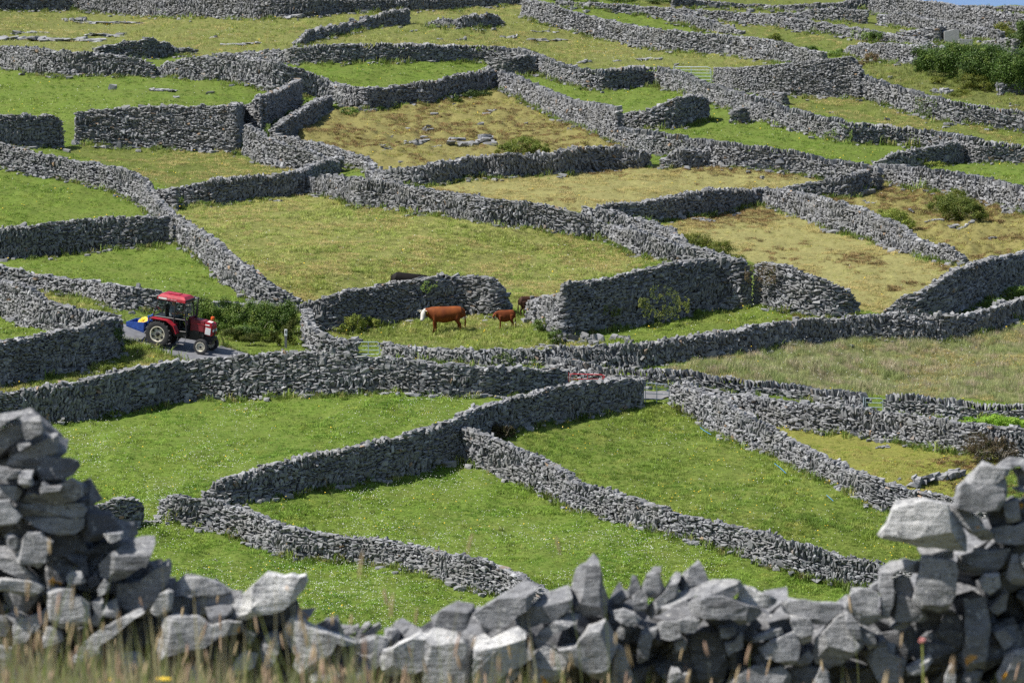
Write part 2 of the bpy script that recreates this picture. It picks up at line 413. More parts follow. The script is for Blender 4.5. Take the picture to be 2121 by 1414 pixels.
    if ends:
        up = 0
        for ue in (.12, Lw - .12):
            v = -.1; hx = float(Hi(ue)) - ch
            while v < hx - .05:
                h = rng.uniform(.1, .19) * sz
                rec.append((ue + rng.normal(0, .03), v + h / 2, 0, rng.uniform(.3, .5) * sz, th * rng.uniform(.8, 1.0), h * 1.1, rng.normal(0, .05), 0)); v += h * .95
    r = np.array(rec); cop = r[:, 7] > .5
    uu = np.clip(r[:, 0], 0, Lw)
    def itp(A): return np.stack([np.interp(uu, u, A[:, k]) for k in range(3)], -1)
    b = itp(B); t = itp(T3); t /= np.linalg.norm(t, axis=1)[:, None]; nn = itp(Nn); nn /= np.linalg.norm(nn, axis=1)[:, None]
    b += (r[:, 0] - uu)[:, None] * t
    hh = np.interp(uu, u, Hh); batter = 1 - .28 * np.clip(r[:, 1] / np.maximum(hh, .5), 0, 1)
    off = r[:, 2] * (th / 2 * batter - r[:, 4] * .42) + rng.normal(0, .046, len(r)) * np.where(r[:, 2] == 0, .6, 1)
    upv = np.tile([0., 0., 1.], (len(r), 1))
    pos = b + nn * (th / 2 + off)[:, None] + upv * r[:, 1][:, None]
    Rm = rot_frames(t, nn, upv, r[:, 6], rng.normal(0, .04 if neat else 1., len(r)) * np.where(r[:, 5] > r[:, 3], .34, .16), rng.normal(0, .17 if not neat else .05, len(r)))
    scl = r[:, 3:6]; tid = rng.integers(0, len(TEMPL), len(r))
    tone = np.stack([np.clip(rng.normal(.44 + rng.uniform(-.07, .07), .25, len(r)), 0, 1), (rng.random(len(r)) < rust) * rng.uniform(.3, .9, len(r)), rng.random(len(r))], -1)
    def part(sel):
        return assemble(pos[sel], Rm[sel], scl[sel], tid[sel], tone[sel])
    # inner fill that stops light passing straight through
    cz = B + Nn * th / 2; iw = th * .17
    hin = np.maximum(Hh - ch - .10, .1)
    c0 = cz - Nn * iw; c1 = cz + Nn * iw
    rows = [c0 - [0, 0, .2], c0 + np.stack([0 * hin, 0 * hin, hin], -1), c1 + np.stack([0 * hin, 0 * hin, hin], -1), c1 - [0, 0, .2]]
    m = len(B); CV = np.concatenate(rows); idx = np.arange(4 * m).reshape(4, m); CT = []
    for k in range(3):
        a0, a1 = idx[k], idx[k + 1]
        CT.append(np.stack([a0[:-1], a0[1:], a1[1:]], -1)); CT.append(np.stack([a0[:-1], a1[1:], a1[:-1]], -1))
    for e in (0, m - 1): CT.append(np.array([[idx[0, e], idx[1, e], idx[2, e]], [idx[0, e], idx[2, e], idx[3, e]]]))
    CT = np.concatenate(CT)
    if cope is None:
        V, T, C = part(np.arange(len(r)))
    else:
        V, T, C = part(np.where(~cop)[0])
    T = np.concatenate([T, CT + len(V)]); V = np.concatenate([V, CV]); C = np.concatenate([C, np.tile([.0, 0., 0.], (len(CV), 1))])
    org = V.mean(0); org[2] = V[:, 2].min()
    o = link(name, mesh_np(name, V - org, T, C, False, [M_STONE])); o.location = org
    tag(o, label, 'wall', 'dry stone field walls', 'thing')
    if cope is not None:
        V, T, C = part(np.where(cop)[0])
        link('coping', mesh_np('coping', V - org, T, C, False, [M_STONE]), o)
    return o
# ------------------------------------------------------------------ the field walls: (x, top y, foot y) along each foot line
dry_wall('long grey stone wall along the top edge above the daisy field', [(-150, -14, 22), (150, -12, 22), (345, -8, 38), (450, -6, 38), (550, -4, 40), (650, 0, 35), (710, 0, 27), (850, -1, 24), (960, -3, 18), (1085, -10, 8)], None, .6)
dry_wall('high stone wall descending right from the top middle past a rocky green field', [(1079, 0, 36), (1090, 1, 38), (1116, 5, 47), (1196, 28, 70), (1270, 47, 87), (1357, 62, 104), (1410, 67, 109), (1511, 74, 113), (1565, 81, 122), (1605, 88, 128), (1640, 97, 132), (1700, 112, 140)], None, .3, lean=5)
dry_wall('short low wall with ivy on top at the top centre behind the high descending wall', [(1150, 2, 12), (1223, 8, 18), (1240, 9, 20), (1300, 11, 26), (1340, 14, 34), (1410, 20, 46), (1440, 26, 50)], None, .1)
dry_wall('low wall ending in a tapering tip in the green strip at the top', [(1380, 26, 45), (1411, 31, 49), (1450, 38, 62), (1500, 55, 69), (1530, 67, 73)], None, .4)
dry_wall('mid grey wall with ivy sprigs stepping down to the dark green shrub at the top', [(1440, 20, 36), (1460, 22, 40), (1552, 29, 50), (1656, 41, 65), (1746, 55, 74), (1830, 70, 90), (1850, 74, 92), (1880, 79, 94), (1920, 89, 98)], None, .15)
dry_wall('top row wall with a boulder at its foot just under the upper frame edge', [(1395, -8, 14), (1478, 5, 16), (1552, 9, 19), (1612, 13, 24), (1690, 6, 30)], None, .3)
dry_wall('wall bent at a sharp dark corner, second row below the top edge', [(1560, 31, 36), (1579, 31, 38), (1646, 27, 40), (1680, 21, 43), (1715, 18, 45), (1729, 18, 46), (1740, 20, 46), (1793, 23, 49)], None, .2)
dry_wall('upper wall under the frame edge left of the wide pale stone slope', [(1690, 8, 24), (1719, 8, 25), (1760, 2, 26), (1813, -6, 25)], None, .4)
dry_wall('long pale wall below the sea in the top right corner', [(1790, -8, 24), (1830, -4, 32), (1900, 2, 44), (1935, 6, 50), (1960, 10, 56), (1990, 18, 62), (2048, 23, 70), (2121, 34, 80), (2230, 40, 90)], None, .3)
dry_wall('dark low wall along the skyline right under the sea', [(1985, 12, 26), (2040, 13, 27), (2121, 14, 28), (2230, 16, 30)], None, .2)
dry_wall('pale wall starting at a square end below the upper right stone slope', [(1816, 33, 50), (1847, 28, 54), (1880, 31, 60), (1914, 39, 66), (1961, 46, 74), (2010, 54, 80), (2068, 66, 88)], None, .3)
dry_wall('curved dark wall ending at the pale concrete block', [(1832, 76, 84), (1850, 70, 86), (1880, 64, 88), (1947, 57, 90), (1962, 58, 86)], None, .1)
dry_wall('neat dark wall running into the big ivy bank', [(1748, 102, 113), (1756, 96, 117), (1773, 92, 121), (1847, 92, 129), (1900, 93, 134), (1950, 96, 138)], None, .05)
dry_wall('short wall between the two ivy shrubs at the right edge', [(2035, 88, 100), (2060, 83, 106), (2098, 80, 114)], None, .05)
dry_wall('small wall end at the right edge below the ivy', [(2075, 175, 198), (2121, 172, 196), (2220, 172, 196)], None, .3)
dry_wall('tall neat windowless field shelter wall with a sharp corner beside the top gate', [(1476, 141, 176), (1513, 141, 189), (1518, 141, 191), (1619, 133, 198), (1743, 119, 202), (1762, 117, 203)], None, 0, .8, neat=True, jag=.2)
dry_wall('dark return wall behind the neat shelter wall meeting the upright coped wall', [(1752, 119, 200), (1766, 130, 205), (1780, 152, 206)], None, 0, .9, neat=True)
dry_wall('wall with leaning upright coping running down to the right from the neat shelter wall', [(1776, 153, 204), (1830, 171, 216), (1857, 179, 225), (1897, 191, 240), (1934, 201, 249), (1981, 212, 256), (2068, 223, 265), (2121, 231, 271), (2230, 240, 282)], 8, .12)
dry_wall('upper long wall with leaning coping rising to a dark kink below the rocky top field', [(440, 112, 119), (516, 108, 123), (603, 101, 134), (660, 95, 132), (712, 91, 131), (735, 91, 130)], None, .5)
dry_wall('longest coped wall swinging from the top centre down to the right edge', [(722, 90, 129), (868, 90, 128), (960, 93, 128), (1002, 95, 130), (1069, 100, 140), (1106, 111, 151), (1153, 131, 168), (1203, 143, 183), (1250, 146, 187), (1303, 139, 181), (1354, 137, 177), (1410, 150, 192), (1441, 168, 205), (1512, 188, 228), (1555, 199, 246), (1612, 218, 262), (1679, 236, 280), (1746, 250, 294), (1830, 259, 298), (1884, 264, 304), (1940, 272, 318), (2001, 282, 334), (2031, 291, 339), (2121, 298, 337), (2240, 306, 342)], -14, .15, lean=-8)
dry_wall('stub pillar of stones on the near side of the long coped wall', [(1513, 230, 254), (1525, 222, 256), (1545, 220, 254), (1553, 228, 252)], None, 0)
dry_wall('short square ended wall joining the long coped wall below the neat shelter', [(1570, 191, 205), (1590, 191, 210), (1618, 193, 217)], None, 0, neat=True)
dry_wall('left wall of big rounded stones under the flat limestone pavement', [(-150, 95, 136), (0, 97, 139), (67, 101, 154), (134, 106, 159), (201, 112, 158), (251, 116, 158), (282, 124, 158), (302, 129, 158), (317, 138, 158)], None, .55, 1.15)
dry_wall('wavy wall from the small gap at left to the lane, sagging in the middle', [(322, 146, 157), (330, 134, 157), (357, 126, 161), (395, 119, 164), (469, 114, 169), (513, 119, 178), (570, 129, 193), (615, 143, 198), (654, 158, 201), (690, 173, 207), (712, 179, 224), (760, 182, 231), (800, 183, 226), (844, 175, 219), (888, 173, 218), (931, 160, 209), (992, 151, 196), (1030, 147, 188)], None, .6, 1.1)
dry_wall('high square cornered wall with rusty stones facing the dull green field', [(159, 231, 297), (235, 225, 304), (335, 220, 311), (436, 219, 315), (495, 217, 318), (506, 215, 272), (540, 200, 284), (575, 194, 262), (600, 180, 240), (628, 163, 227)], None, .25, 1.05, rust=.07)
dry_wall('sloping pale wall continuing from the rusty corner to the wall crossing', [(503, 258, 320), (545, 286, 340), (590, 303, 349), (650, 318, 354), (697, 332, 356)], None, .5)
dry_wall('curving lane wall, its right side in shade beside the tussocky brown field', [(690, 198, 222), (670, 206, 238), (640, 222, 261), (612, 240, 281), (585, 258, 296), (573, 272, 298)], None, .35)
dry_wall('lower part of the lane wall sloping right to the wall crossing', [(566, 278, 300), (590, 284, 306), (620, 292, 314), (670, 302, 328), (710, 315, 340), (750, 327, 354), (764, 345, 362)], None, .3)
dry_wall('short dark wall with a square right end at the left frame edge', [(-150, 241, 302), (0, 240, 303), (67, 239, 306), (122, 242, 306), (133, 262, 304)], None, .45, 1.05)
dry_wall('longest left wall descending from the frame edge to the ivy by the tractor', [(-120, 270, 322), (0, 299, 349), (67, 316, 364), (134, 330, 373), (201, 340, 388), (251, 353, 402), (288, 372, 424), (306, 402, 446), (322, 420, 462), (352, 446, 494), (396, 472, 524), (432, 495, 556), (463, 526, 588), (520, 566, 622), (570, 599, 640), (615, 620, 646)], None, .35)
dry_wall('dark stub end at the crossing of the two left walls', [(315, 392, 428), (340, 392, 436), (362, 392, 436)], None, 0, 1., neat=False)
dry_wall('shaded wall bounding the yellow green field on its upper left', [(362, 392, 428), (402, 382, 428), (446, 372, 426), (503, 369, 419), (587, 360, 409), (632, 354, 400), (660, 341, 380), (692, 330, 366), (702, 334, 362)], None, .65)
dry_wall('broad jumbled wall crossing the middle down to the thorn bushes', [(634, 370, 398), (670, 366, 406), (710, 368, 420), (733, 370, 429), (801, 376, 432), (861, 390, 442), (935, 400, 453), (1002, 412, 466), (1085, 420, 470), (1136, 428, 477), (1180, 440, 487), (1250, 464, 496), (1303, 478, 524), (1337, 486, 533), (1400, 508, 546), (1460, 528, 552), (1530, 540, 566)], None, .75, 1.05)
dry_wall('far twin of the broad jumbled wall along the narrow overgrown strip', [(1205, 432, 455), (1250, 431, 470), (1297, 450, 482), (1337, 460, 496), (1374, 472, 508), (1411, 506, 530), (1461, 519, 545), (1500, 534, 560)], None, .5)
dry_wall('wall of tall slanting slabs with the round bush behind it', [(756, 352, 372), (780, 356, 378), (801, 350, 384), (861, 346, 386), (908, 340, 382), (955, 331, 372), (1002, 325, 366), (1035, 322, 369), (1102, 322, 363), (1169, 314, 364), (1210, 306, 355), (1270, 305, 349), (1327, 309, 350), (1350, 319, 344)], None, .95, 1.2, lean=20)
dry_wall('short broken wall right of the gap beside the wall of slanting slabs', [(1368, 330, 346), (1380, 318, 347), (1411, 312, 347), (1475, 312, 340)], None, .8, 1.15)
dry_wall('coped wall descending along the right side of the tussocky brown field', [(1026, 146, 188), (1062, 157, 201), (1096, 172, 218), (1136, 190, 239), (1186, 209, 262), (1230, 215, 282), (1274, 222, 298)], 10, .12, lean=5)
dry_wall('coped wall running on right below the bright green field to the three way junction', [(1276, 264, 300), (1337, 268, 316), (1387, 278, 322), (1411, 283, 326), (1478, 293, 342), (1552, 301, 350), (1612, 307, 353), (1652, 313, 356), (1696, 327, 370), (1763, 336, 384), (1814, 345, 392)], 6, .2)
dry_wall('short wall rising to the right with a rounded end in the bright green field', [(1278, 238, 266), (1310, 232, 268), (1337, 227, 268), (1387, 209, 266), (1411, 203, 264), (1451, 198, 252), (1471, 206, 246)], None, .3)
dry_wall('small curved fold wall above the junction in the upper middle', [(998, 140, 152), (1012, 125, 155), (1040, 120, 157), (1069, 117, 156), (1110, 117, 154)], None, .1, neat=False)
dry_wall('coped wall from the three way junction down to the right frame edge', [(1812, 341, 372), (1823, 341, 376), (1864, 344, 386), (1900, 347, 395), (1964, 354, 402), (2035, 368, 418), (2081, 379, 433), (2121, 389, 444), (2240, 402, 460)], 4, .4)
dry_wall('low arched wall linking the junction to the long coped wall on the right', [(1812, 337, 346), (1830, 328, 348), (1880, 312, 348), (1934, 305, 346), (1981, 295, 338), (1998, 298, 334)], None, .4)
dry_wall('shaded wall sagging left from the three way junction over the ochre field', [(1240, 428, 452), (1270, 421, 455), (1354, 415, 458), (1411, 407, 452), (1445, 399, 448), (1488, 391, 442), (1555, 394, 427), (1612, 392, 418), (1689, 379, 414), (1763, 365, 411), (1806, 352, 394)], None, .7)
dry_wall('crumbling wall tapering off between the two ochre fields', [(1580, 395, 426), (1619, 393, 440), (1659, 402, 450), (1713, 416, 476), (1766, 427, 486), (1793, 440, 495), (1813, 452, 504), (1857, 467, 517), (1885, 492, 526), (1914, 504, 535), (1961, 511, 544), (1990, 540, 550)], None, .6)
dry_wall('high dark wall rising to the right frame edge beside the ochre field gap', [(1832, 640, 662), (1842, 624, 664), (1858, 614, 665), (1907, 606, 665), (1941, 585, 660), (1981, 561, 652), (2048, 540, 625), (2121, 525, 597), (2240, 508, 570)], None, .3)
dry_wall('long waving wall along the top of the hay meadow', [(788, 711, 738), (841, 719, 745), (901, 723, 752), (1002, 725, 757), (1085, 725, 760), (1136, 721, 762), (1203, 718, 763), (1270, 716, 763), (1337, 710, 760), (1411, 701, 752), (1511, 685, 736), (1612, 669, 721), (1713, 661, 709), (1813, 654, 705), (1897, 656, 706), (1981, 656, 703), (2048, 642, 685), (2121, 621, 658), (2240, 600, 630)], None, .85, 1.1, lean=6)
dry_wall('low curved retaining wall beside the ivy, ending at the grey cow field gate', [(623, 636, 696), (630, 668, 716), (642, 688, 727), (670, 699, 733), (705, 702, 735), (738, 702, 735)], None, .05)
dry_wall('wall behind the white faced cow with a rounded right end', [(624, 630, 688), (654, 620, 692), (700, 607, 690), (767, 596, 678), (834, 584, 668), (888, 577, 661), (950, 572, 651), (980, 571, 652), (1018, 579, 657), (1048, 597, 655), (1062, 632, 645)], None, .45, 1.05)
dry_wall('tall wall on the rock ledge right of the calf', [(1087, 632, 662), (1092, 620, 668), (1110, 616, 676), (1145, 612, 700), (1158, 597, 706), (1170, 590, 704), (1236, 581, 690), (1337, 559, 672), (1411, 544, 657), (1495, 537, 640), (1535, 536, 640), (1553, 545, 638), (1559, 570, 634)], None, .3, 1.05)
dry_wall('broken wall end with big flat blocks beside the ochre field gap', [(1560, 546, 632), (1585, 543, 637), (1646, 560, 649), (1713, 587, 659), (1740, 598, 660), (1772, 601, 657), (1780, 638, 655)], None, .12, 1.15)
dry_wall('low lane wall passing behind the tractor', [(-120, 530, 590), (0, 552, 594), (67, 567, 601), (151, 578, 612), (235, 592, 640), (302, 602, 644), (360, 613, 650), (436, 624, 656), (516, 629, 662), (600, 633, 668)], None, .05)
dry_wall('left paddock wall meeting the lane corner in a V', [(-120, 560, 640), (0, 584, 652), (34, 587, 666), (60, 604, 676), (87, 624, 684), (134, 636, 696), (184, 644, 706), (241, 655, 716)], None, .4)
dry_wall('shaded wall with an ivy covered right end left of the tractor', [(-120, 716, 806), (0, 708, 799), (67, 698, 788), (134, 685, 776), (188, 671, 764), (235, 658, 748), (256, 662, 730)], None, .35, 1.05)
dry_wall('long high front wall from the left edge to the red gate', [(-120, 828, 905), (0, 815, 890), (101, 800, 880), (168, 790, 875), (235, 775, 862), (302, 762, 848), (369, 748, 831), (436, 742, 827), (503, 737, 825), (570, 730, 822), (640, 731, 818), (700, 734, 816), (801, 743, 813), (888, 751, 818), (950, 758, 821), (1002, 762, 822), (1069, 762, 818), (1120, 764, 812), (1179, 768, 800)], None, (.9, .0), 1.05)
dry_wall('S shaped wall climbing from the front left to the grey gate with yellow flowers', [(417, 1022, 1040), (422, 1008, 1043), (440, 997, 1046), (470, 988, 1047), (535, 973, 1037), (635, 947, 1019), (769, 919, 997), (870, 896, 981), (940, 872, 957), (968, 856, 940), (1008, 840, 914), (1069, 826, 893), (1140, 808, 876), (1203, 796, 865), (1287, 786, 848), (1334, 786, 840)], None, .5)
dry_wall('lowest wall across the front field, broken off at its left end', [(328, 1040, 1066), (340, 1022, 1074), (367, 1026, 1084), (417, 1034, 1089), (468, 1047, 1106), (515, 1064, 1125), (585, 1089, 1154), (669, 1108, 1163), (769, 1118, 1172), (870, 1136, 1188), (924, 1147, 1205), (970, 1155, 1224), (1010, 1168, 1230), (1060, 1192, 1250), (1115, 1228, 1290)], None, .3, .92)
dry_wall('long front wall falling right between clover field and flower meadow', [(945, 880, 940), (960, 886, 956), (1010, 905, 980), (1062, 930, 996), (1130, 960, 1026), (1190, 1000, 1060), (1260, 1020, 1076), (1340, 1046, 1100), (1440, 1074, 1124), (1535, 1094, 1150), (1604, 1114, 1178), (1681, 1136, 1200), (1747, 1158, 1216), (1821, 1174, 1226), (1940, 1200, 1262)], None, .45, .95)
dry_wall('sunlit pale wall falling right from the grey gate beside the flower meadow', [(1387, 797, 836), (1420, 803, 856), (1478, 824, 892), (1552, 868, 930), (1612, 902, 950), (1672, 936, 982), (1732, 964, 1007), (1792, 988, 1045), (1845, 1008, 1058), (1933, 1026, 1084), (2040, 1050, 1110)], None, .4)
dry_wall('pale coped wall behind the red gate running right to the last grey gate', [(1128, 738, 768), (1160, 742, 776), (1203, 748, 790), (1253, 764, 796), (1300, 764, 796), (1340, 764, 800), (1411, 766, 802), (1445, 770, 806), (1511, 782, 812), (1612, 793, 822), (1713, 808, 840), (1778, 812, 852), (1785, 814, 852)], 8, .5)
dry_wall('square ended wall right of the last grey gate along the meadow foot', [(1831, 819, 854), (1843, 815, 855), (1914, 820, 860), (1981, 826, 866), (2031, 836, 868), (2121, 838, 868), (2240, 842, 872)], 4, .2)
dry_wall('jumbled brown stained wall above the small ochre patch at right', [(1412, 792, 815), (1428, 800, 825), (1478, 812, 838), (1545, 820, 866), (1612, 830, 884), (1646, 834, 888), (1713, 840, 897), (1813, 852, 907), (1880, 860, 918), (1947, 872, 931), (2031, 880, 944), (2121, 888, 955), (2240, 898, 966)], None, .6, 1.05, rust=.1)
dry_wall('small shaded wall end left of the gap in the lowest wall', [(80, 1060, 1092), (183, 1047, 1094), (227, 1039, 1098), (284, 1031, 1092), (299, 1050, 1086)], None, .4)
dry_wall('ruined curving wall of loose boulders under the daisies at the top', [(612, 88, 96), (630, 74, 94), (656, 60, 86), (710, 53, 73), (747, 44, 64), (777, 31, 58), (817, 23, 56), (850, 22, 48)], None, .5, 1.15, jag=2.)
dry_wall('short ruined wall stump on a bedrock step at the top centre', [(880, 47, 54), (920, 38, 58), (955, 40, 60), (985, 32, 60), (1030, 33, 56), (1046, 46, 51)], None, .8, 1.15, jag=2.)
dry_wall('ruined wall tapering to a loose pile above the left gap', [(200, 98, 124), (240, 92, 122), (302, 82, 121), (322, 82, 118), (349, 93, 115), (379, 100, 114), (390, 90, 113), (406, 110, 113)], None, .6, 1.1, jag=2.)
dry_wall('dark shaded wall from the left frame edge to the foot of the longest left wall', [(-120, 492, 548), (0, 476, 541), (67, 468, 536), (157, 456, 526), (235, 451, 518), (302, 450, 511), (350, 452, 503)], None, .75)
# ------------------------------------------------------------------ grass, flowers, weeds
def tuft_mesh(name, rng, n, rad, h, w, lean, mat, bend=.5):
    V, T = [], []
    for i in range(n):
        a = rng.uniform(0, 6.283); r = rad * math.sqrt(rng.random()); b = np.array([r * math.cos(a), r * math.sin(a), -.03])
        hh = h * rng.uniform(.55, 1.15); la = rng.uniform(0, 6.283); ln = lean * rng.uniform(.2, 1.2) * hh
        d = np.array([math.cos(la), math.sin(la), 0]); s = np.array([-d[1], d[0], 0]) * w * .5
        m = b + d * ln * (1 - bend) * .6 + np.array([0, 0, hh * .6]); tp = b + d * ln * 1.1 + np.array([0, 0, hh * (1 - .25 * lean)])
        k = len(V); V += [b - s, b + s, m + s * .8, m - s * .8, tp]; T += [(k, k + 1, k + 2), (k, k + 2, k + 3), (k + 3, k + 2, k + 4)]
    return mesh_np(name, np.array(V), np.array(T), None, True, [mat])
def tuft_collection(name, meshes):
    c = bpy.data.collections.new(name)
    for i, me in enumerate(meshes): c.objects.link(bpy.data.objects.new('%s_%02d' % (name, i), me))
    return c
def scatter(name, P, scl, rot, coll, n, kind='stuff', tiltv=None):
    me = bpy.data.meshes.new(name); me.vertices.add(len(P)); me.vertices.foreach_set('co', np.ascontiguousarray(P, np.float32).ravel())
    for nm, arr in (('scl', scl), ('rot', rot)):
        a = me.attributes.new(nm, 'FLOAT', 'POINT'); a.data.foreach_set('value', np.ascontiguousarray(arr, np.float32))
    a = me.attributes.new('idx', 'INT', 'POINT'); a.data.foreach_set('value', RNG.integers(0, n, len(P)).astype(np.int32))
    o = link(name, me); tag(o, kind=kind)
    g = bpy.data.node_groups.new('scatter', 'GeometryNodeTree')
    g.interface.new_socket('Geometry', in_out='INPUT', socket_type='NodeSocketGeometry'); g.interface.new_socket('Geometry', in_out='OUTPUT', socket_type='NodeSocketGeometry')
    nd = g.nodes; gi = nd.new('NodeGroupInput'); go = nd.new('NodeGroupOutput')
    ci = nd.new('GeometryNodeCollectionInfo'); ci.inputs['Collection'].default_value = coll; ci.inputs['Separate Children'].default_value = True; ci.inputs['Reset Children'].default_value = True
    ip = nd.new('GeometryNodeInstanceOnPoints'); ip.inputs['Pick Instance'].default_value = True
    def na(nm, t):
        x = nd.new('GeometryNodeInputNamedAttribute'); x.data_type = t; x.inputs['Name'].default_value = nm; return x.outputs['Attribute']
    cx = nd.new('ShaderNodeCombineXYZ'); g.links.new(na('rot', 'FLOAT'), cx.inputs['Z'])
    g.links.new(gi.outputs[0], ip.inputs['Points']); g.links.new(ci.outputs[0], ip.inputs['Instance'])
    g.links.new(na('idx', 'INT'), ip.inputs['Instance Index']); g.links.new(cx.outputs[0], ip.inputs['Rotation']); g.links.new(na('scl', 'FLOAT'), ip.inputs['Scale'])
    g.links.new(ip.outputs[0], go.inputs[0])
    md = o.modifiers.new('scatter', 'NODES'); md.node_group = g
    return o
GP = {  # blades, radius, height, width, lean, per-photo-pixel spacing
 LUSH: (16, .13, .12, .014, .8, 14), GREEN: (16, .13, .14, .014, .8, 14), MEADOW: (16, .13, .17, .012, .7, 14), DULL: (15, .13, .15, .011, .8, 15),
 TALL: (18, .15, .28, .015, .8, 13), YEL: (16, .14, .20, .015, .9, 14), OCH: (15, .14, .10, .012, 1.1, 15), HEATH: (16, .12, .15, .012, 1.0, 13),
 HAY: (18, .14, .36, .009, .45, 13), TOP: (16, .14, .22, .011, .7, 14), SCRUB: (16, .15, .26, .013, .8, 14), DRYG: (15, .13, .09, .012, 1.0, 14)}
GNAME = {LUSH: 'clover_grass', GREEN: 'green_grass', MEADOW: 'meadow_grass', DULL: 'rough_grass', TALL: 'tall_grass', YEL: 'dry_grass', OCH: 'cropped_grass', HEATH: 'heath_grass',
 HAY: 'hay_grass', TOP: 'hill_grass', SCRUB: 'scrub_grass', DRYG: 'moss_grass'}
NPT = int(2500 * 1395 / 11.)
gx = RNG.uniform(-160, 2280, NPT); gy = RNG.uniform(-50, 1345, NPT)
gt = ftype(gx, gy); onroad = inpoly(gx, gy, ROADPOLY) | ((gx > 1322) & (gx < 1402) & (gy > 811) & (gy < 829))
onroad |= (gx > 1885) & (gy < 12)
gpos = at(gx, gy); gmz = micro(gx, gy, gt); gpos[:, 2] += gmz - .02
clump = fbm(gpos[:, 0] / 1.7, gpos[:, 1] / 1.7, 55, 2)
for k, (nb, rad, h, w, lean, sp) in GP.items():
    rng = np.random.default_rng(300 + k)
    c = tuft_collection('tuft_%s' % GNAME[k], [tuft_mesh('tuft', rng, nb, rad, h, w, lean, M_GRASS[k]) for _ in range(6)])
    s = np.where((gt == k) & ~onroad & (RNG.random(NPT) < 11. / sp))[0]
    if not len(s): continue
    sc = RNG.uniform(.65, 1.25, len(s)) * (.46 + 1.25 * clump[s] ** 1.4)
    scatter(GNAME[k], gpos[s], sc, RNG.uniform(0, 6.28, len(s)), c, 6)
# little flowers --------------------------------------------------
def petal_mat(name, col):
    m, nt, out = newmat(name); p = N(nt, 'ShaderNodeBsdfPrincipled'); p.inputs['Base Color'].default_value = c4(col); p.inputs['Roughness'].default_value = .7
    L(nt, p, 'BSDF', out, 'Surface'); return m
M_WHITE = petal_mat('white_petals', (.74, .74, .70)); M_YELLOW = petal_mat('yellow_petals', (.80, .55, .03))
def flower_mesh(mat, r, seed):
    rng = np.random.default_rng(seed); V = [(0, 0, r * .8)]; n = 7
    for i in range(n): a = 6.283 * i / n; q = r * rng.uniform(.8, 1.1); V.append((q * math.cos(a), q * math.sin(a), r * rng.uniform(.0, .3)))
    V.append((0, 0, -r * .5)); T = [(0, 1 + i, 1 + (i + 1) % n) for i in range(n)] + [(n + 1, 1 + (i + 1) % n, 1 + i) for i in range(n)]
    return mesh_np('bloom', np.array(V), np.array(T), None, False, [mat])
CW = tuft_collection('white_bloom', [flower_mesh(M_WHITE, .0175, i) for i in range(4)])
CY = tuft_collection('yellow_bloom', [flower_mesh(M_YELLOW, .03, i + 9) for i in range(4)])
#        white density per px2, patchiness, height, yellow density
FL = {LUSH: (.031, .75, .13, .0006), GREEN: (.0028, 1., .14, .0004), MEADOW: (.005, .4, .17, .0007), DULL: (.0006, 1., .2, .0002), TALL: (.0022, .7, .34, .0003),
      YEL: (.0022, .3, .25, .0001), HAY: (.0060, .9, .46, .0001), TOP: (.0060, 1.3, .28, .0005), OCH: (.00012, .5, .1, .0001), DRYG: (.0003, .5, .1, .0002), SCRUB: (.0004, 1, .3, .0004), HEATH: (.0001, 1, .2, .0001)}
NF = int(2500 * 1395 * .05)
fx = RNG.uniform(-160, 2280, NF); fy = RNG.uniform(-40, 1345, NF); ft = ftype(fx, fy)
fp = at(fx, fy); patch = fbm(fp[:, 0] / 3.2, fp[:, 1] / 5.5, 77, 3); patch2 = fbm(fp[:, 0] / 9, fp[:, 1] / 14, 78, 2)
bad = inpoly(fx, fy, ROADPOLY) | ((fx > 1885) & (fy < 12))
fp[:, 2] += micro(fx, fy, ft)
rr = RNG.random(NF)
wmask = np.zeros(NF, bool); ymask = np.zeros(NF, bool); hgt = np.zeros(NF)
for k, (dw, pt, hh, dy) in FL.items():
    s = ft == k
    pw = np.clip(1 + pt * ((patch - .5) * 7 + (patch2 - .5) * 4), .04, 4)
    py_ = np.clip(1 + (fbm(fp[:, 0] / 2.5, fp[:, 1] / 4, 91, 2) - .5) * 9, 0, 5)
    wmask |= s & (rr < dw / .05 * pw * .62); ymask |= s & (rr > 1 - dy / .05 * py_); hgt[s] = hh
fp[:, 2] += hgt * RNG.uniform(.75, 1.15, NF)
for nm, msk, c in (('white_clover_flowers', wmask & ~bad, CW), ('yellow_meadow_flowers', ymask & ~bad & ~wmask, CY)):
    s = np.where(msk)[0]; scatter(nm, fp[s], RNG.uniform(.6, 1.3, len(s)) * (1. + .35 * (fy[s] < 700)), RNG.uniform(0, 6.28, len(s)), c, 4)
# rank growth along the wall feet
M_WEED = leaf_mat('rank_weeds', (.095, .160, .028), (.165, .235, .045), (.30, .28, .11), .6, 2.5, .35, thr=(.5, .66))
rng = np.random.default_rng(5)
CWD = tuft_collection('weed', [tuft_mesh('weed_tuft', rng, 16, .14, .30, .022, .7, M_WEED) for _ in range(6)])
WX, WY = [], []
for bx, by in BASES:
    for i in range(len(bx) - 1):
        den = vnoise(np.array([bx[i] / 40.]), np.array([by[i] / 30.]), 31)[0]
        m = RNG.poisson(max(0, (den - .27)) * 12)
        tt = RNG.random(m); WX += list(bx[i] + (bx[i + 1] - bx[i]) * tt); WY += list(by[i] + (by[i + 1] - by[i]) * tt + RNG.gamma(1.2, 1.3, m) + .5)
WX = np.array(WX); WY = np.array(WY); ok = ~inpoly(WX, WY, ROADPOLY); WX, WY = WX[ok], WY[ok]
for edge in (ROAD_U, ROAD_L):
    q = interp_poly(edge, 420); WX = np.r_[WX, q[:, 0]]; WY = np.r_[WY, q[:, 1] + RNG.normal(0, 1.1, 420) + (-.6 if edge is ROAD_U else .8)]
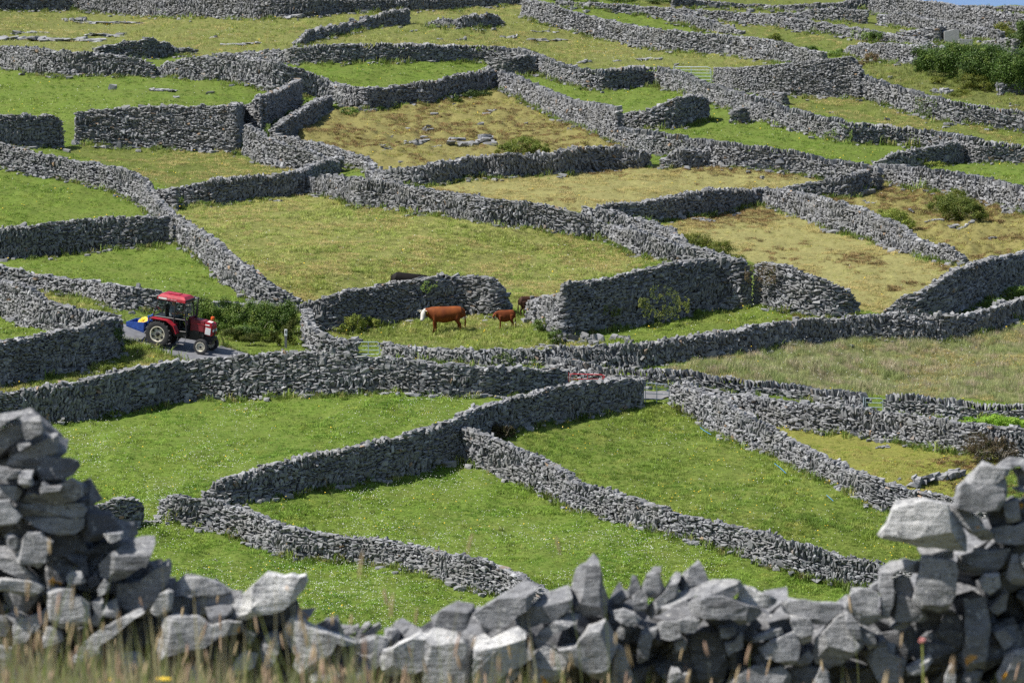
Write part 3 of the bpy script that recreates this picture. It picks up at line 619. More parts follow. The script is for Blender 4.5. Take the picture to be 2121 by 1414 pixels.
scatter('wall_foot_weeds', ground(WX, WY) - [0, 0, .04], RNG.gamma(3.2, .22, len(WX)) + .15, RNG.uniform(0, 6.28, len(WX)), CWD, 6)
FSX, FSY = [], []
for bx, by in BASES:
    m = RNG.poisson(len(bx) * .55); i_ = RNG.integers(0, len(bx), m); FSX += list(bx[i_]); FSY += list(by[i_] + 1.2 + RNG.gamma(1.1, 1.6, m))
FSX = np.array(FSX); FSY = np.array(FSY); ok = ~inpoly(FSX, FSY, ROADPOLY); FSX, FSY = FSX[ok], FSY[ok]
CFS = tuft_collection('loose_stone', [mesh_np('loose_stone', V_ * [.34, .26, .15], T_, np.tile([.5, 0, .5], (len(V_), 1)), False, [M_STONE]) for V_, T_ in TEMPL[:6]])
scatter('fallen_stones', ground(FSX, FSY) + [0, 0, .03], RNG.gamma(4, .16, len(FSX)) + .3, RNG.uniform(0, 6.28, len(FSX)), CFS, 6)
# scattered darker rushes and docks in the pasture
RX = RNG.uniform(-100, 2250, 2600); RY = RNG.uniform(760, 1330, 2600); rt = ftype(RX, RY)
pp = at(RX, RY); keep = (np.isin(rt, (LUSH, MEADOW))) & (vnoise(pp[:, 0] / 2.2, pp[:, 1] / 3.4, 41) > .76)
scatter('dock_clumps', ground(RX[keep], RY[keep]) - [0, 0, .04], RNG.uniform(.4, 1.1, keep.sum()), RNG.uniform(0, 6.28, keep.sum()), CWD, 6)

# dead brown tussocks of the heath and at the wall feet
M_TUSS = leaf_mat('dead_tussock', (.20, .135, .060), (.32, .225, .105), (.11, .085, .035), .8, 3.5, .3, thr=(.46, .6))
rng = np.random.default_rng(8)
CTU = tuft_collection('tussock', [tuft_mesh('tussock_tuft', rng, 26, .20, .20, .014, 1.2, M_TUSS) for _ in range(6)])
UX = RNG.uniform(560, 2280, 90000); UY = RNG.uniform(180, 660, 90000); ut = ftype(UX, UY); up_ = at(UX, UY)
den = fbm(up_[:, 0] / 1.1, up_[:, 1] / 1.6, 201, 3) + .35 * (fbm(up_[:, 0] / 6, up_[:, 1] / 9, 205, 2) - .5)
keep = (np.isin(ut, (HEATH,)) & (den > .56)) | (np.isin(ut, (OCH,)) & (den > .70))
EX, EY = [], []
for cx_, cy_, sx_, sy_, n_ in ((1520, 444, 34, 9, 260), (1580, 446, 26, 9, 200), (1450, 458, 30, 10, 200), (1778, 536, 26, 9, 170), (1500, 352, 50, 6, 200), (1620, 362, 40, 5, 90), (1720, 398, 30, 10, 200), (1650, 660, 20, 8, 40), (2040, 1010, 40, 10, 160), (1985, 960, 40, 8, 120), (925, 400, 30, 8, 60), (1905, 410, 50, 8, 150)):
    EX += list(rng.normal(cx_, sx_, n_)); EY += list(rng.normal(cy_, sy_, n_))
UX = np.r_[UX[keep], EX]; UY = np.r_[UY[keep], EY]
scatter('dead_grass_tussocks', ground(UX, UY) - [0, 0, .03], RNG.uniform(.5, 1.25, len(UX)), RNG.uniform(0, 6.28, len(UX)), CTU, 6)
# straw left lying in the tall and yellow grass
M_STRAW = leaf_mat('straw', (.40, .34, .15), (.50, .42, .20), (.33, .30, .10), .8, 3, .35)
CST = tuft_collection('straw', [tuft_mesh('straw_tuft', rng, 14, .20, .17, .011, 1.7, M_STRAW) for _ in range(6)])
UX = RNG.uniform(-100, 2280, 160000); UY = RNG.uniform(10, 840, 160000); ut = ftype(UX, UY); up_ = at(UX, UY)
den = fbm(up_[:, 0] / 1.6, up_[:, 1] / 2.4, 301, 3) + .5 * (fbm(up_[:, 0] / 7, up_[:, 1] / 10, 305, 2) - .5) + .14 * np.exp(-((UX - 700) / 130) ** 2 - ((UY - 508) / 12) ** 2)
keep = (np.isin(ut, (TALL, YEL, HAY)) & (den > .54)) | (np.isin(ut, (TOP, SCRUB, OCH, DULL)) & (den > .58))
scatter('straw_tufts', ground(UX[keep], UY[keep]), RNG.uniform(.5, 1.3, keep.sum()), RNG.uniform(0, 6.28, keep.sum()), CST, 6)

# ------------------------------------------------------------------ bushes and ivy: leaf clumps
def leaves(C, Nrm, size, rng, droop=.2):
    n = len(C); d = Nrm + rng.normal(0, .55, (n, 3)); d /= np.linalg.norm(d, axis=1)[:, None]
    a = np.cross(d, rng.normal(size=(n, 3))); a /= np.linalg.norm(a, axis=1)[:, None]; b = np.cross(d, a)
    s = (size * rng.uniform(.6, 1.3, n))[:, None]
    V = np.stack([C - a * s * .5, C - b * s * .38 - d * s * .12, C + a * s * .55, C + b * s * .38 - d * s * .12], 1).reshape(-1, 3)
    i = np.arange(n)[:, None] * 4
    return V, np.concatenate([i + [0, 1, 2], i + [0, 2, 3]])
def leaf_cloud(blobs, n, size, rng, clumps=26, core=.82):
    """blobs: centre xyz, radii xyz, weight"""
    Cs, Ns = [], []
    tw = sum(b[6] for b in blobs)
    for b in blobs:
        c = np.array(b[:3]); r = np.array(b[3:6]); m = max(3, int(clumps * b[6] / tw * len(blobs)))
        d = rng.normal(size=(m, 3)); d[:, 2] = d[:, 2] * .8 + .25; d /= np.linalg.norm(d, axis=1)[:, None]
        cc = d * rng.uniform(.55, 1.05, (m, 1)); k = int(n * 1.7 * b[6] / tw); ii = rng.integers(0, m, k)
        off = rng.normal(0, .15, (k, 3)); q = cc[ii] + off
        Cs.append(c + q * r); nn = d[ii] + off * 3; nn[:, 2] += .35; Ns.append(nn)
    C = np.concatenate(Cs); Nn = np.concatenate(Ns); Nn /= np.linalg.norm(Nn, axis=1)[:, None] + 1e-6
    return leaves(C, Nn, size, rng)
M_IVY = leaf_mat('ivy_leaves', (.060, .110, .020), (.110, .180, .032), (.22, .28, .06), .8, 3.2, .25, .45, (.52, .72))
M_HAW = leaf_mat('thorn_leaves', (.085, .125, .018), (.155, .200, .030), (.27, .29, .06), .7, 2.6, .3, .6, (.5, .7))
M_BANK = leaf_mat('dark_ivy_leaves', (.038, .075, .015), (.075, .135, .024), (.16, .23, .045), .5, 2.2, .25, .45, (.52, .70))
M_FERN = leaf_mat('fern_fronds', (.12, .24, .022), (.18, .30, .03), (.22, .32, .05), .8, 3, .4)
M_GORSE = leaf_mat('yellow_green_shrub', (.085, .12, .018), (.14, .17, .026), (.22, .22, .04), .7, 2.6, .35)
M_BRAM = leaf_mat('dead_bramble', (.12, .085, .045), (.18, .13, .075), (.085, .10, .028), .9, 3, .2, .8)
M_TWIG = simple('bare_twigs', (.19, .165, .135), .9)
def twigs(c, r, n, rng, rad=.012):
    V, T = [np.array(c) - [0, 0, r[2]]], []
    for i in range(n):
        T += [(0, len(V), len(V) + 1)]
        p = np.array(c) + rng.normal(0, .22, 3) * r * [1, 1, .3] - [0, 0, r[2] * .7]; d = rng.normal(size=3); d[2] = abs(d[2]) + .5; d /= np.linalg.norm(d)
        for sgm in range(3):
            e = p + d * r[2] * rng.uniform(.35, .7); s = np.cross(d, [.3, .8, .1]); s /= np.linalg.norm(s); t = np.cross(d, s); w = rad * (1 - sgm * .27)
            k = len(V); T += [(k - 3, k - 2, k)] if sgm else []; ring = lambda q, ww: [q + s * ww, q - s * .5 * ww + t * .87 * ww, q - s * .5 * ww - t * .87 * ww]
            V += ring(p, w) + ring(e, w * .7); 
            for a in range(3): b = (a + 1) % 3; T += [(k + a, k + b, k + 3 + b), (k + a, k + 3 + b, k + 3 + a)]
            p = e; d = d + rng.normal(0, .4, 3); d /= np.linalg.norm(d)
    return np.array(V), np.array(T)
SEED = [900]
def bush(name, label, cat, spots, mat, size=.075, dens=1., group=None, twig=0, clumps=26):
    """spots: (centre px, foot py, width px, height px, depth factor)"""
    SEED[0] += 1; rng = np.random.default_rng(SEED[0])
    blobs = []; area = 0
    for (x, y, w, h, *dd) in spots:
        g = at(x, y); k = float(ppm(x, y)); rx, rz = w / 2 / k, h / 2 / k; ry = (dd[0] if dd else .8) * rx
        ry = max(ry, .12)
        blobs.append([g[0], g[1] + ry * (.5 if not dd else 0), g[2] + rz * .9, rx * .88, ry, rz * .92, rx * rz]); area += rx * rz * 3.14
    V, T = leaf_cloud(blobs, int(area * 1150 * dens * (.075 / size) ** 2), size, rng, clumps)
    org = np.array([blobs[0][0], blobs[0][1], min(b[2] - b[5] for b in blobs)])
    o = link(name, mesh_np(name, V - org, T, None, False, [mat])); o.location = org
    if twig:
        for b in blobs:
            v, t = twigs(b[:3], np.array(b[3:6]), twig, rng); link('stem', mesh_np('stem', v - org, t, None, False, [M_TWIG]), o)
    return tag(o, label, cat, group)
def wall_ivy(label, pts, th=10, mat=None, size=.075, dens=1., name='ivy', cat='ivy'):
    """a mat of ivy hanging on a wall face: (x, top y, bottom y, foot py of the wall)"""
    SEED[0] += 1; rng = np.random.default_rng(SEED[0]); Cs = []; Ns = []
    p = np.array(pts, float)
    w = p[-1, 0] - p[0, 0]; area = w * (p[:, 2] - p[:, 1]).mean()
    n = int(area * .55 * dens)
    x = rng.uniform(p[0, 0], p[-1, 0], n); yt, yb, yf = [np.interp(x, p[:, 0], p[:, k]) for k in (1, 2, 3)]
    y = yt + (yb - yt) * rng.random(n)
    dn = fbm(x / 9., y / 9., SEED[0], 2); keep = dn > .40 + .22 * np.abs((y - yt) / np.maximum(yb - yt, 1) - .5); x, y, yf = x[keep], y[keep], yf[keep]
    D = depth(x, yf); dep = np.interp(dn[keep], [.4, .75], [.0, .32])
    q = np.stack([(x - CX) / F * D, D - dep * rng.uniform(.3, 1.1, len(x)), -(y - YH) / F * D], -1)
    nn = np.tile([-.35, -.75, .55], (len(q), 1))
    V, T = leaves(q, nn, size, rng); org = q.mean(0); org[2] = q[:, 2].min()
    o = link(name, mesh_np(name, V - org, T, None, False, [mat or M_IVY])); o.location = org
    return tag(o, label, cat)
bush('bush', 'round dense bush in the tussocky brown field above the slanting slab wall', 'bush', [(1080, 322, 84, 42), (1045, 324, 50, 28), (1118, 324, 44, 30)], M_HAW, .07, 1.2, 'thorn bushes', 8)
bush('bush', 'largest thorn bush, right of centre in the ochre field at the right', 'bush', [(1985, 460, 90, 66), (1945, 442, 58, 44), (2022, 466, 56, 52), (1985, 420, 50, 30)], M_HAW, .07, 1.1, 'thorn bushes', 10)
bush('bush', 'low spreading bush left of the largest thorn bush', 'bush', [(1850, 474, 84, 44), (1820, 462, 44, 30), (1880, 480, 40, 30)], M_HAW, .07, 1., 'thorn bushes', 8)
bush('shrub', 'grey green scrub filling the narrow strip between the two middle walls', 'shrub', [(1405, 506, 60, 26), (1445, 516, 70, 34), (1490, 530, 70, 32), (1525, 548, 50, 24)], M_GORSE, .065, 1., 'thorn bushes', 6)
wall_ivy('twiggy half bare shrub on the wall junction above the broken block wall', [(1542, 552, 580, 641), (1572, 540, 604, 640), (1606, 548, 584, 644)], mat=M_BRAM, size=.06, dens=1.3, name='shrub', cat='shrub')
wall_ivy('twiggy bramble growing out of the tall ledge wall', [(1322, 618, 640, 684), (1345, 592, 672, 682), (1372, 588, 682, 678), (1402, 600, 668, 672), (1428, 620, 646, 664)], mat=M_HAW, size=.06, dens=1.1, name='shrub', cat='shrub')
bush('shrub', 'green bramble at the ledge edge below the calf', 'shrub', [(1125, 690, 50, 34, .6), (1150, 712, 36, 36, .6)], M_IVY, .06, 1., 'thorn bushes', 5)
bush('shrub', 'dark bramble clump in the shade of the S shaped wall', 'shrub', [(1034, 912, 40, 40, .5), (1052, 906, 34, 26, .5)], M_BRAM, .06, 1.3, 'thorn bushes', 10)
bush('shrub', 'brown dead bramble draped over the jumbled wall at the right edge', 'shrub', [(2030, 955, 80, 66, .35), (2075, 960, 70, 60, .35), (1990, 905, 30, 30, .3)], M_BRAM, .055, .5, 'thorn bushes', 26)
bush('fern', 'bright green bracken behind the jumbled wall at the right edge', 'fern', [(2010, 884, 50, 22), (2060, 888, 70, 32), (2105, 892, 60, 32)], M_FERN, .08, 1.2, 'green bracken')
bush('ivy_bank', 'huge dark ivy bank hanging from the neat wall at upper right', 'ivy', [(1915, 150, 60, 60, .3), (1945, 158, 80, 66, .3), (1985, 164, 110, 80, .3), (2045, 182, 120, 92, .3), (2110, 196, 120, 100, .3), (1960, 130, 110, 44, .3), (2040, 140, 100, 50, .3), (2150, 170, 90, 90, .3)], M_BANK, .09, 1.5, None, 0, 60)
bush('shrub', 'light green ivy tower right at the edge below the sea', 'shrub', [(2110, 112, 56, 70, .6), (2125, 100, 60, 70, .6)], M_IVY, .085, 1.1, 'upper hill shrubs', 4)
bush('shrub', 'yellow green rounded shrub beside the ivy tower under the sea', 'shrub', [(2080, 80, 48, 36, .6), (2092, 84, 30, 24)], M_GORSE, .08, 1.1, 'upper hill shrubs', 4)
bush('shrub', 'small yellow green shrub on the pale stone slope in the top corner', 'shrub', [(2070, 34, 34, 14)], M_GORSE, .08, 1., 'upper hill shrubs')
bush('shrub', 'shrub below the ivy bank beside pale rocks', 'shrub', [(2010, 186, 70, 36), (2040, 190, 40, 26)], M_GORSE, .08, 1., 'upper hill shrubs', 4)
bush('shrub', 'low shrub left of the pale rocks under the ivy bank', 'shrub', [(1945, 176, 44, 20), (1990, 200, 50, 18)], M_GORSE, .075, .9, 'upper hill shrubs')
bush('shrub', 'small brown shrub at the end of the neat shelter wall', 'shrub', [(1805, 132, 34, 26), (1785, 140, 24, 16)], M_BRAM, .07, 1., 'upper hill shrubs', 4)
bush('shrub', 'dark round shrub left of the wall top by the neat shelter', 'shrub', [(1678, 116, 36, 24)], M_IVY, .08, 1.2, 'upper hill shrubs', 4)
bush('shrub', 'flat green shrub between the round dark shrub and the neat wall', 'shrub', [(1725, 116, 40, 12), (1740, 110, 20, 10)], M_IVY, .075, 1., 'upper hill shrubs')
bush('shrub', 'dark green shrub where the ivy sprig wall meets the curved wall', 'shrub', [(1815, 92, 38, 30), (1800, 86, 30, 20)], M_IVY, .08, 1.1, 'upper hill shrubs', 4)
bush('shrub', 'small dark shrub in the green strip below the ivy sprig wall', 'shrub', [(1605, 86, 32, 18)], M_HAW, .075, 1.1, 'upper hill shrubs', 4)
bush('shrub', 'low green shrub on the top row wall near the boulder', 'shrub', [(1432, 36, 44, 18)], M_GORSE, .08, 1., 'upper hill shrubs')
bush('shrub', 'long green bramble mat over the short wall at the top centre', 'shrub', [(1170, 8, 60, 14, .4), (1225, 10, 50, 10, .4), (1290, 6, 80, 10, .4), (1370, 8, 80, 12, .4)], M_IVY, .08, .9, 'upper hill shrubs')
bush('shrub', 'dark shrub poking over the top edge wall', 'shrub', [(668, 22, 36, 34, .4)], M_IVY, .085, 1.3, 'upper hill shrubs', 4)
bush('shrub', 'low green brambles at the corner of the tussocky field below the fold wall', 'shrub', [(945, 214, 30, 14), (975, 206, 50, 20), (1005, 202, 40, 14)], M_IVY, .07, .9, 'upper hill shrubs')
bush('shrub', 'small green patch of bramble at the left end of the tussocky field', 'shrub', [(725, 240, 46, 18)], M_IVY, .07, .9, 'upper hill shrubs')
bush('shrub', 'rank green growth inside the narrow lane wedge', 'shrub', [(560, 285, 30, 30, 1.6), (580, 270, 36, 26, 1.6), (600, 250, 30, 22, 1.6), (630, 215, 20, 16, 1.6)], M_IVY, .07, .9, 'upper hill shrubs')
bush('shrub', 'olive shrub under the low arched wall near the junction', 'shrub', [(1905, 346, 50, 24), (1935, 348, 56, 18)], M_HAW, .07, 1., 'upper hill shrubs', 4)
bush('shrub', 'green growth at the foot of the shaded wall by the left crossing', 'shrub', [(372, 430, 24, 24, .5), (422, 428, 36, 14, .5)], M_IVY, .06, .9, 'upper hill shrubs')
bush('shrub', 'small green bramble beside the pale rocks below the left lane corner', 'shrub', [(225, 774, 36, 22, .7), (252, 768, 30, 18, .7)], M_HAW, .06, 1., 'upper hill shrubs')
bush('shrub', 'dark growth under the high dark wall at the right edge', 'shrub', [(2060, 640, 60, 26, .4), (2110, 618, 60, 30, .4)], M_IVY, .07, 1., 'upper hill shrubs')
bush('shrub', 'rank plants under the wall behind the cow, at the left', 'shrub', [(735, 690, 50, 40, .5), (770, 682, 46, 30, .5), (705, 694, 30, 26, .5)], M_HAW, .06, .9, 'upper hill shrubs', 4)
# ivy
bush('ivy_hedge', 'dense ivy hedge smothering the lane wall ahead of the tractor', 'hedge', [(420, 668, 60, 56, .3), (460, 676, 74, 62, .3), (505, 686, 74, 66, .3), (550, 692, 74, 72, .3), (592, 694, 62, 76, .35), (440, 690, 60, 30, .35), (520, 704, 90, 34, .35)], M_IVY, .062, 1.6, None, 5, 40)
bush('rank_growth', 'yellow green herbs along the lane edge under the ivy hedge', 'herbs', [(605, 715, 46, 56, .4), (570, 718, 40, 36, .4), (478, 704, 60, 30, .4), (528, 716, 60, 28, .4)], M_GORSE, .055, .8)
wall_ivy('ivy covering the right end of the shaded wall left of the tractor', [(236, 664, 690, 745), (250, 668, 720, 738), (262, 676, 735, 732)], size=.06, dens=1.6)
wall_ivy('ivy sprig on the wall top above the white faced cow', [(866, 584, 596, 663), (885, 580, 608, 661), (908, 580, 602, 659)], size=.06)
wall_ivy('ivy clump on the low wall left of the red gate', [(1018, 738, 752, 757), (1045, 726, 758, 758), (1068, 740, 756, 759)], size=.06)
wall_ivy('second smaller ivy clump on the low wall nearest the red gate', [(1078, 744, 758, 760), (1095, 736, 760, 760), (1110, 744, 758, 760)], size=.06)
wall_ivy('ivy hanging in the middle of the long coped wall at right', [(1706, 262, 288, 286), (1735, 252, 294, 291), (1765, 268, 296, 295)], size=.07)
wall_ivy('ivy tendrils on the upright coped wall under the scrub slope', [(1895, 196, 232, 242), (1918, 200, 242, 246), (1940, 208, 236, 250)], size=.07)
wall_ivy('ivy fringe along the pale stepped wall at the top right', [(1760, 62, 78, 80), (1790, 64, 84, 84), (1815, 70, 88, 88)], size=.075)
wall_ivy('small ivy spot on the top edge wall', [(300, 22, 36, 31), (325, 18, 38, 36), (345, 24, 38, 38)], size=.075)
wall_ivy('dark ivy growth on the tall ledge wall near its foot', [(1250, 630, 652, 688), (1272, 632, 655, 684), (1288, 640, 650, 682)], size=.06, mat=M_HAW)
# ------------------------------------------------------------------ limestone showing through the turf
def outcrop(label, x, y, w, h, n=5, seed=0, tone=.55, name='limestone_outcrop', group=None, slope=0.):
    n0 = n; n = n * 3 if n > 1 else n
    rng = np.random.default_rng(4000 + seed + int(x) * 7 + int(y)); k = float(ppm(x, y))
    px = x + (rng.random(n) - .5) * w * (.8 if n0 > 2 else .45) if n > 1 else np.array([float(x)])
    py = y - (rng.random(n)) * h * .35 + slope * (px - x) if n > 1 else np.array([float(y)])
    P = ground(px, py); sc = np.stack([w / k * (rng.uniform(.10, .34, n) if n > 1 else np.ones(1)), rng.uniform(.35, .9, n) * max(w / k * .28, .3), h / k * (rng.uniform(.22, .62, n) if n > 1 else np.ones(1))], -1)
    P[:, 2] += sc[:, 2] * .28
    one = np.ones(n); t = np.tile([1., 0, 0], (n, 1)); nn = np.tile([0, 1., 0], (n, 1)); up = np.tile([0, 0, 1.], (n, 1))
    Rm = rot_frames(t, nn, up, rng.normal(-slope, .08, n), rng.uniform(-.5, .5, n), rng.normal(.05, .08, n))
    V, T, C = assemble(P, Rm, sc, rng.integers(0, len(TEMPL), n), np.stack([np.clip(rng.normal(tone, .22, n), 0, 1), 0 * one, one], -1))
    org = V.mean(0); org[2] = V[:, 2].min()
    o = link(name, mesh_np(name, V - org, T, C, False, [M_STONE])); o.location = org
    return tag(o, label, 'rock', group)
G1 = 'bedrock slabs in the grass'
OUT = [
 ('wide flat limestone pavement at the left edge above the wall of rounded stones', 40, 84, 130, 16, 8), ('flat pale slab pavement behind the tapering ruined wall', 150, 86, 150, 12, 8),
 ('flat limestone sheet right of the left edge pavement', 215, 76, 110, 11, 7), ('thin limestone ledge highest on the left above the pavements', 60, 70, 80, 9, 5),
 ('big square limestone block among slabs below the top edge wall', 152, 46, 56, 15, 4), ('row of low slabs right of the big square block', 235, 50, 150, 9, 8), ('loose stone heap under the ivy of the top edge wall', 590, 40, 80, 16, 9),
 ('single pale hummock rock in the brown grass right of the ruined wall pile', 441, 81, 32, 11, 2), ('scatter of flat stones left of the ruined boulder wall', 500, 92, 90, 5, 7),
 ('white square boulder standing alone in the left green field', 233, 187, 19, 15, 1), ('cluster of grey stones among white flowers in the left green field', 330, 190, 70, 9, 6), ('low flat slab below the stone cluster in the left green field', 362, 204, 34, 7, 2), ('rounded rock at the right end of the stone cluster in the left green field', 436, 194, 20, 9, 1),
 ('long flat slab right of the ruined boulder wall', 856, 64, 30, 7, 2), ('short slab below the ruined wall stump', 910, 82, 22, 6, 2), ('pale pointed rock pair under the ruined wall stump', 955, 84, 26, 13, 3), ('heap of pale stones right of the ruined wall stump', 1054, 80, 40, 13, 6), ('thin ledge right of the stone heap in the upper field', 1120, 68, 44, 6, 4), ('row of squared slabs low in the upper field', 1130, 85, 90, 8, 6), ('slab just below the high descending wall in the upper field', 1152, 70, 24, 6, 2),
 ('flat pale rocks strewn above the sagging part of the coped wall', 1210, 132, 40, 9, 4), ('pale rocks at the far end of the upper field near the gate', 1350, 126, 60, 10, 6), ('flat slab beside the top gate', 1400, 138, 30, 7, 2), ('small rock between the strewn pale rocks in the upper field', 1278, 130, 26, 6, 3),
 ('long broken ledge at the foot of the tussocky field', 860, 300, 60, 14, 6), ('largest stepped ledge left of the round bush', 975, 304, 110, 22, 9), ('thin ledge between the two largest ledges in the tussocky field', 895, 306, 44, 8, 3), ('dark ledge low at the left of the tussocky field', 800, 312, 34, 8, 3), ('grey slab left of centre in the tussocky field', 845, 270, 22, 8, 2), ('stepped slabs in the centre of the tussocky field', 880, 272, 36, 8, 4), ('single slab high in the tussocky field', 900, 238, 20, 6, 1), ('dark rock ledge upper right in the tussocky field', 1015, 238, 34, 8, 4), ('pointed rock by the right wall of the tussocky field', 1090, 259, 20, 9, 2), ('small slab right of centre in the tussocky field', 995, 266, 16, 6, 1), ('tiny slab near the lane wall in the tussocky field', 808, 284, 22, 5, 2), ('lowest slab at the bottom corner of the tussocky field', 832, 338, 16, 5, 1), ('rock showing right of the round bush under the coped wall', 1180, 272, 20, 6, 2),
 ('pale bedrock slab right of the largest thorn bush', 1988, 476, 64, 14, 5), ('small pale rock far right in the ochre heath', 2056, 496, 30, 9, 2), ('flat rock above the low spreading bush', 1800, 422, 32, 6, 3), ('pale stones between the two bushes in the ochre heath', 1935, 462, 44, 8, 4), ('flat pale stones right of the crumbling wall top', 1890, 446, 26, 8, 2), ('rock row at the right edge of the ochre heath', 2095, 444, 50, 12, 5),
 ('pale craggy rock pile on the scrub slope under the ivy bank', 1950, 196, 52, 20, 7), ('grey boulder left on the scrub slope', 1842, 163, 24, 10, 2), ('flat stones right of the ivy bank at the frame edge', 2100, 222, 40, 8, 3), ('two flat stones in the green strip under the neat shelter', 1722, 237, 20, 6, 2), ('dark stones by the foot of the neat shelter wall', 1700, 205, 40, 6, 4), ('small slab in the green strip under the upright coped wall', 1838, 247, 14, 6, 1),
 ('low rocks under the brown hummocks at the corner of the ochre field', 1456, 458, 50, 10, 5), ('half buried slabs at the left end of the wall of slanting slabs gap', 1372, 350, 18, 8, 2),
 ('boulder at the left foot of the rusty cornered wall', 153, 298, 13, 13, 1), ('small tilted slab in the left gap below the boulder', 138, 312, 20, 9, 1), ('flat foundation stones at the foot of the rusty cornered wall', 215, 308, 50, 6, 4),
 ('pale slab heap at the foot of the ivy ended shaded wall', 186, 774, 44, 14, 5), ('pale boulder at the foot of the long front wall near the left edge', 124, 880, 22, 17, 1), ('large pale footing stone under the broad jumbled wall', 676, 408, 26, 8, 2),
 ('small white stones on the little ochre patch', 1826, 925, 36, 6, 4), ('pale stone by the earth bank of the little ochre patch', 1862, 992, 9, 6, 1), ('brown rubble in the worn gap of the lowest wall', 318, 1078, 44, 9, 7), ('pale grey boulder under the top row wall at the upper right', 1473, 17, 18, 10, 1), ('rubble at the foot of the broken block wall by the ochre field gap', 1782, 662, 34, 12, 4), ('rubble at the left end of the high dark wall by the ochre field gap', 1838, 664, 30, 14, 4),
]
for o in OUT: outcrop(*o)
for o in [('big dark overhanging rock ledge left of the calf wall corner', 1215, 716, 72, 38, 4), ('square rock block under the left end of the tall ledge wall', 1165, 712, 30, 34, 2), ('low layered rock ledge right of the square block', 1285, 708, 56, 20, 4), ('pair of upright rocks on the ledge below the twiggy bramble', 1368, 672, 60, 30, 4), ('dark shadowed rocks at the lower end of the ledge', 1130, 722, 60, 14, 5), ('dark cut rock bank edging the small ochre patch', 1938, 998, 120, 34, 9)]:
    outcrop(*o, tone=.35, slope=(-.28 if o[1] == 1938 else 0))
# ------------------------------------------------------------------ mesh kit
class MB:
    def __init__(s): s.bm = bmesh.new()
    def box(s, c, d, rot=None):
        M = Matrix.Translation(c) @ (rot.to_4x4() if rot is not None else Matrix()) @ Matrix.Diagonal((d[0], d[1], d[2], 1))
        bmesh.ops.create_cube(s.bm, size=1, matrix=M); return s
    def prism(s, prof, y0, y1):
        a = [s.bm.verts.new((x, y0, z)) for x, z in prof]; b = [s.bm.verts.new((x, y1, z)) for x, z in prof]; n = len(prof)
        s.bm.faces.new(a); s.bm.faces.new(b[::-1])
        for i in range(n): s.bm.faces.new((a[i], b[i], b[(i + 1) % n], a[(i + 1) % n]))
        return s
    def tube(s, pts, r, n=8):
        pts = [Vector(p) for p in pts]; rr = r if isinstance(r, (list, tuple)) else [r] * len(pts); rings = []
        for i, p in enumerate(pts):
            d = (pts[min(i + 1, len(pts) - 1)] - pts[max(i - 1, 0)]).normalized(); a = d.orthogonal().normalized()
            if i: a = (pa - d * pa.dot(d)).normalized()
            pa = a; b = d.cross(a)
            rings.append([s.bm.verts.new(p + (a * math.cos(6.2832 * k / n) + b * math.sin(6.2832 * k / n)) * rr[i]) for k in range(n)])
        for i in range(len(rings) - 1):
            for k in range(n): s.bm.faces.new((rings[i][k], rings[i][(k + 1) % n], rings[i + 1][(k + 1) % n], rings[i + 1][k]))
        s.bm.faces.new(rings[0][::-1]); s.bm.faces.new(rings[-1]); return s
    def lathe(s, prof, c, n=40, closed=False):
        """prof: (radius, y) turned about the y axis"""
        rings = []
        for r, y in prof: rings.append([s.bm.verts.new((c[0] + r * math.cos(6.2832 * k / n), c[1] + y, c[2] + r * math.sin(6.2832 * k / n))) for k in range(n)])
        for i in range(len(rings) - 1):
            for k in range(n): s.bm.faces.new((rings[i][k], rings[i][(k + 1) % n], rings[i + 1][(k + 1) % n], rings[i + 1][k]))
        if closed:
            for k in range(n): s.bm.faces.new((rings[-1][k], rings[-1][(k + 1) % n], rings[0][(k + 1) % n], rings[0][k]))
        else: s.bm.faces.new(rings[0][::-1]); s.bm.faces.new(rings[-1])
        return s
    def build(s, name, mat, parent=None, bevel=0, smooth=False):
        bmesh.ops.recalc_face_normals(s.bm, faces=s.bm.faces[:])
        if bevel: bmesh.ops.bevel(s.bm, geom=s.bm.edges[:], offset=bevel, segments=2, affect='EDGES', clamp_overlap=True)
        me = bpy.data.meshes.new(name); s.bm.to_mesh(me); s.bm.free(); me.materials.append(mat)
        if smooth: me.shade_smooth(); me.set_sharp_from_angle(angle=R(38))
        return link(name, me, parent)
M_RED = simple('faded_red_paint', (.29, .010, .022), .45, var=.3, coat=.1); M_DRED = simple('dull_dark_red_paint', (.15, .010, .018), .55, var=.35)
M_BLACK = simple('black_rubber', (.022, .022, .024), .75, var=.25); M_CABBLK = simple('black_frame_paint', (.016, .016, .018), .45)
M_CREAM = simple('cream_rim_paint', (.52, .49, .40), .6, var=.2); M_BLUE = simple('blue_box_paint', (.025, .075, .33), .55, var=.25)
M_PALE = simple('pale_grey_panel', (.55, .56, .56), .5); M_ORANGE = simple('orange_lens', (.65, .11, .02), .3); M_STEEL = simple('worn_steel', (.16, .16, .165), .55, .5)
M_GALV = simple('galvanised_steel', (.33, .39, .44), .5, .25, .12); M_GRED = simple('red_gate_paint', (.55, .03, .045), .45); M_YHOSE = simple('yellow_hose', (.75, .48, .03), .5)
M_WHITEP = simple('white_paint', (.72, .72, .70), .5, var=.08); M_SKIN = simple('skin', (.50, .28, .20), .6); M_HAIR = simple('grey_hair', (.30, .28, .26), .8); M_SHIRT = simple('grey_blue_jumper', (.11, .13, .17), .9); M_TROUS = simple('dark_trousers', (.04, .045, .06), .9)
M_GLASS, nt, out = newmat('cab_glass')
tr = N(nt, 'ShaderNodeBsdfTransparent'); tr.inputs['Color'].default_value = (.88, .93, .91, 1); gl = N(nt, 'ShaderNodeBsdfGlossy'); gl.inputs['Roughness'].default_value = .03
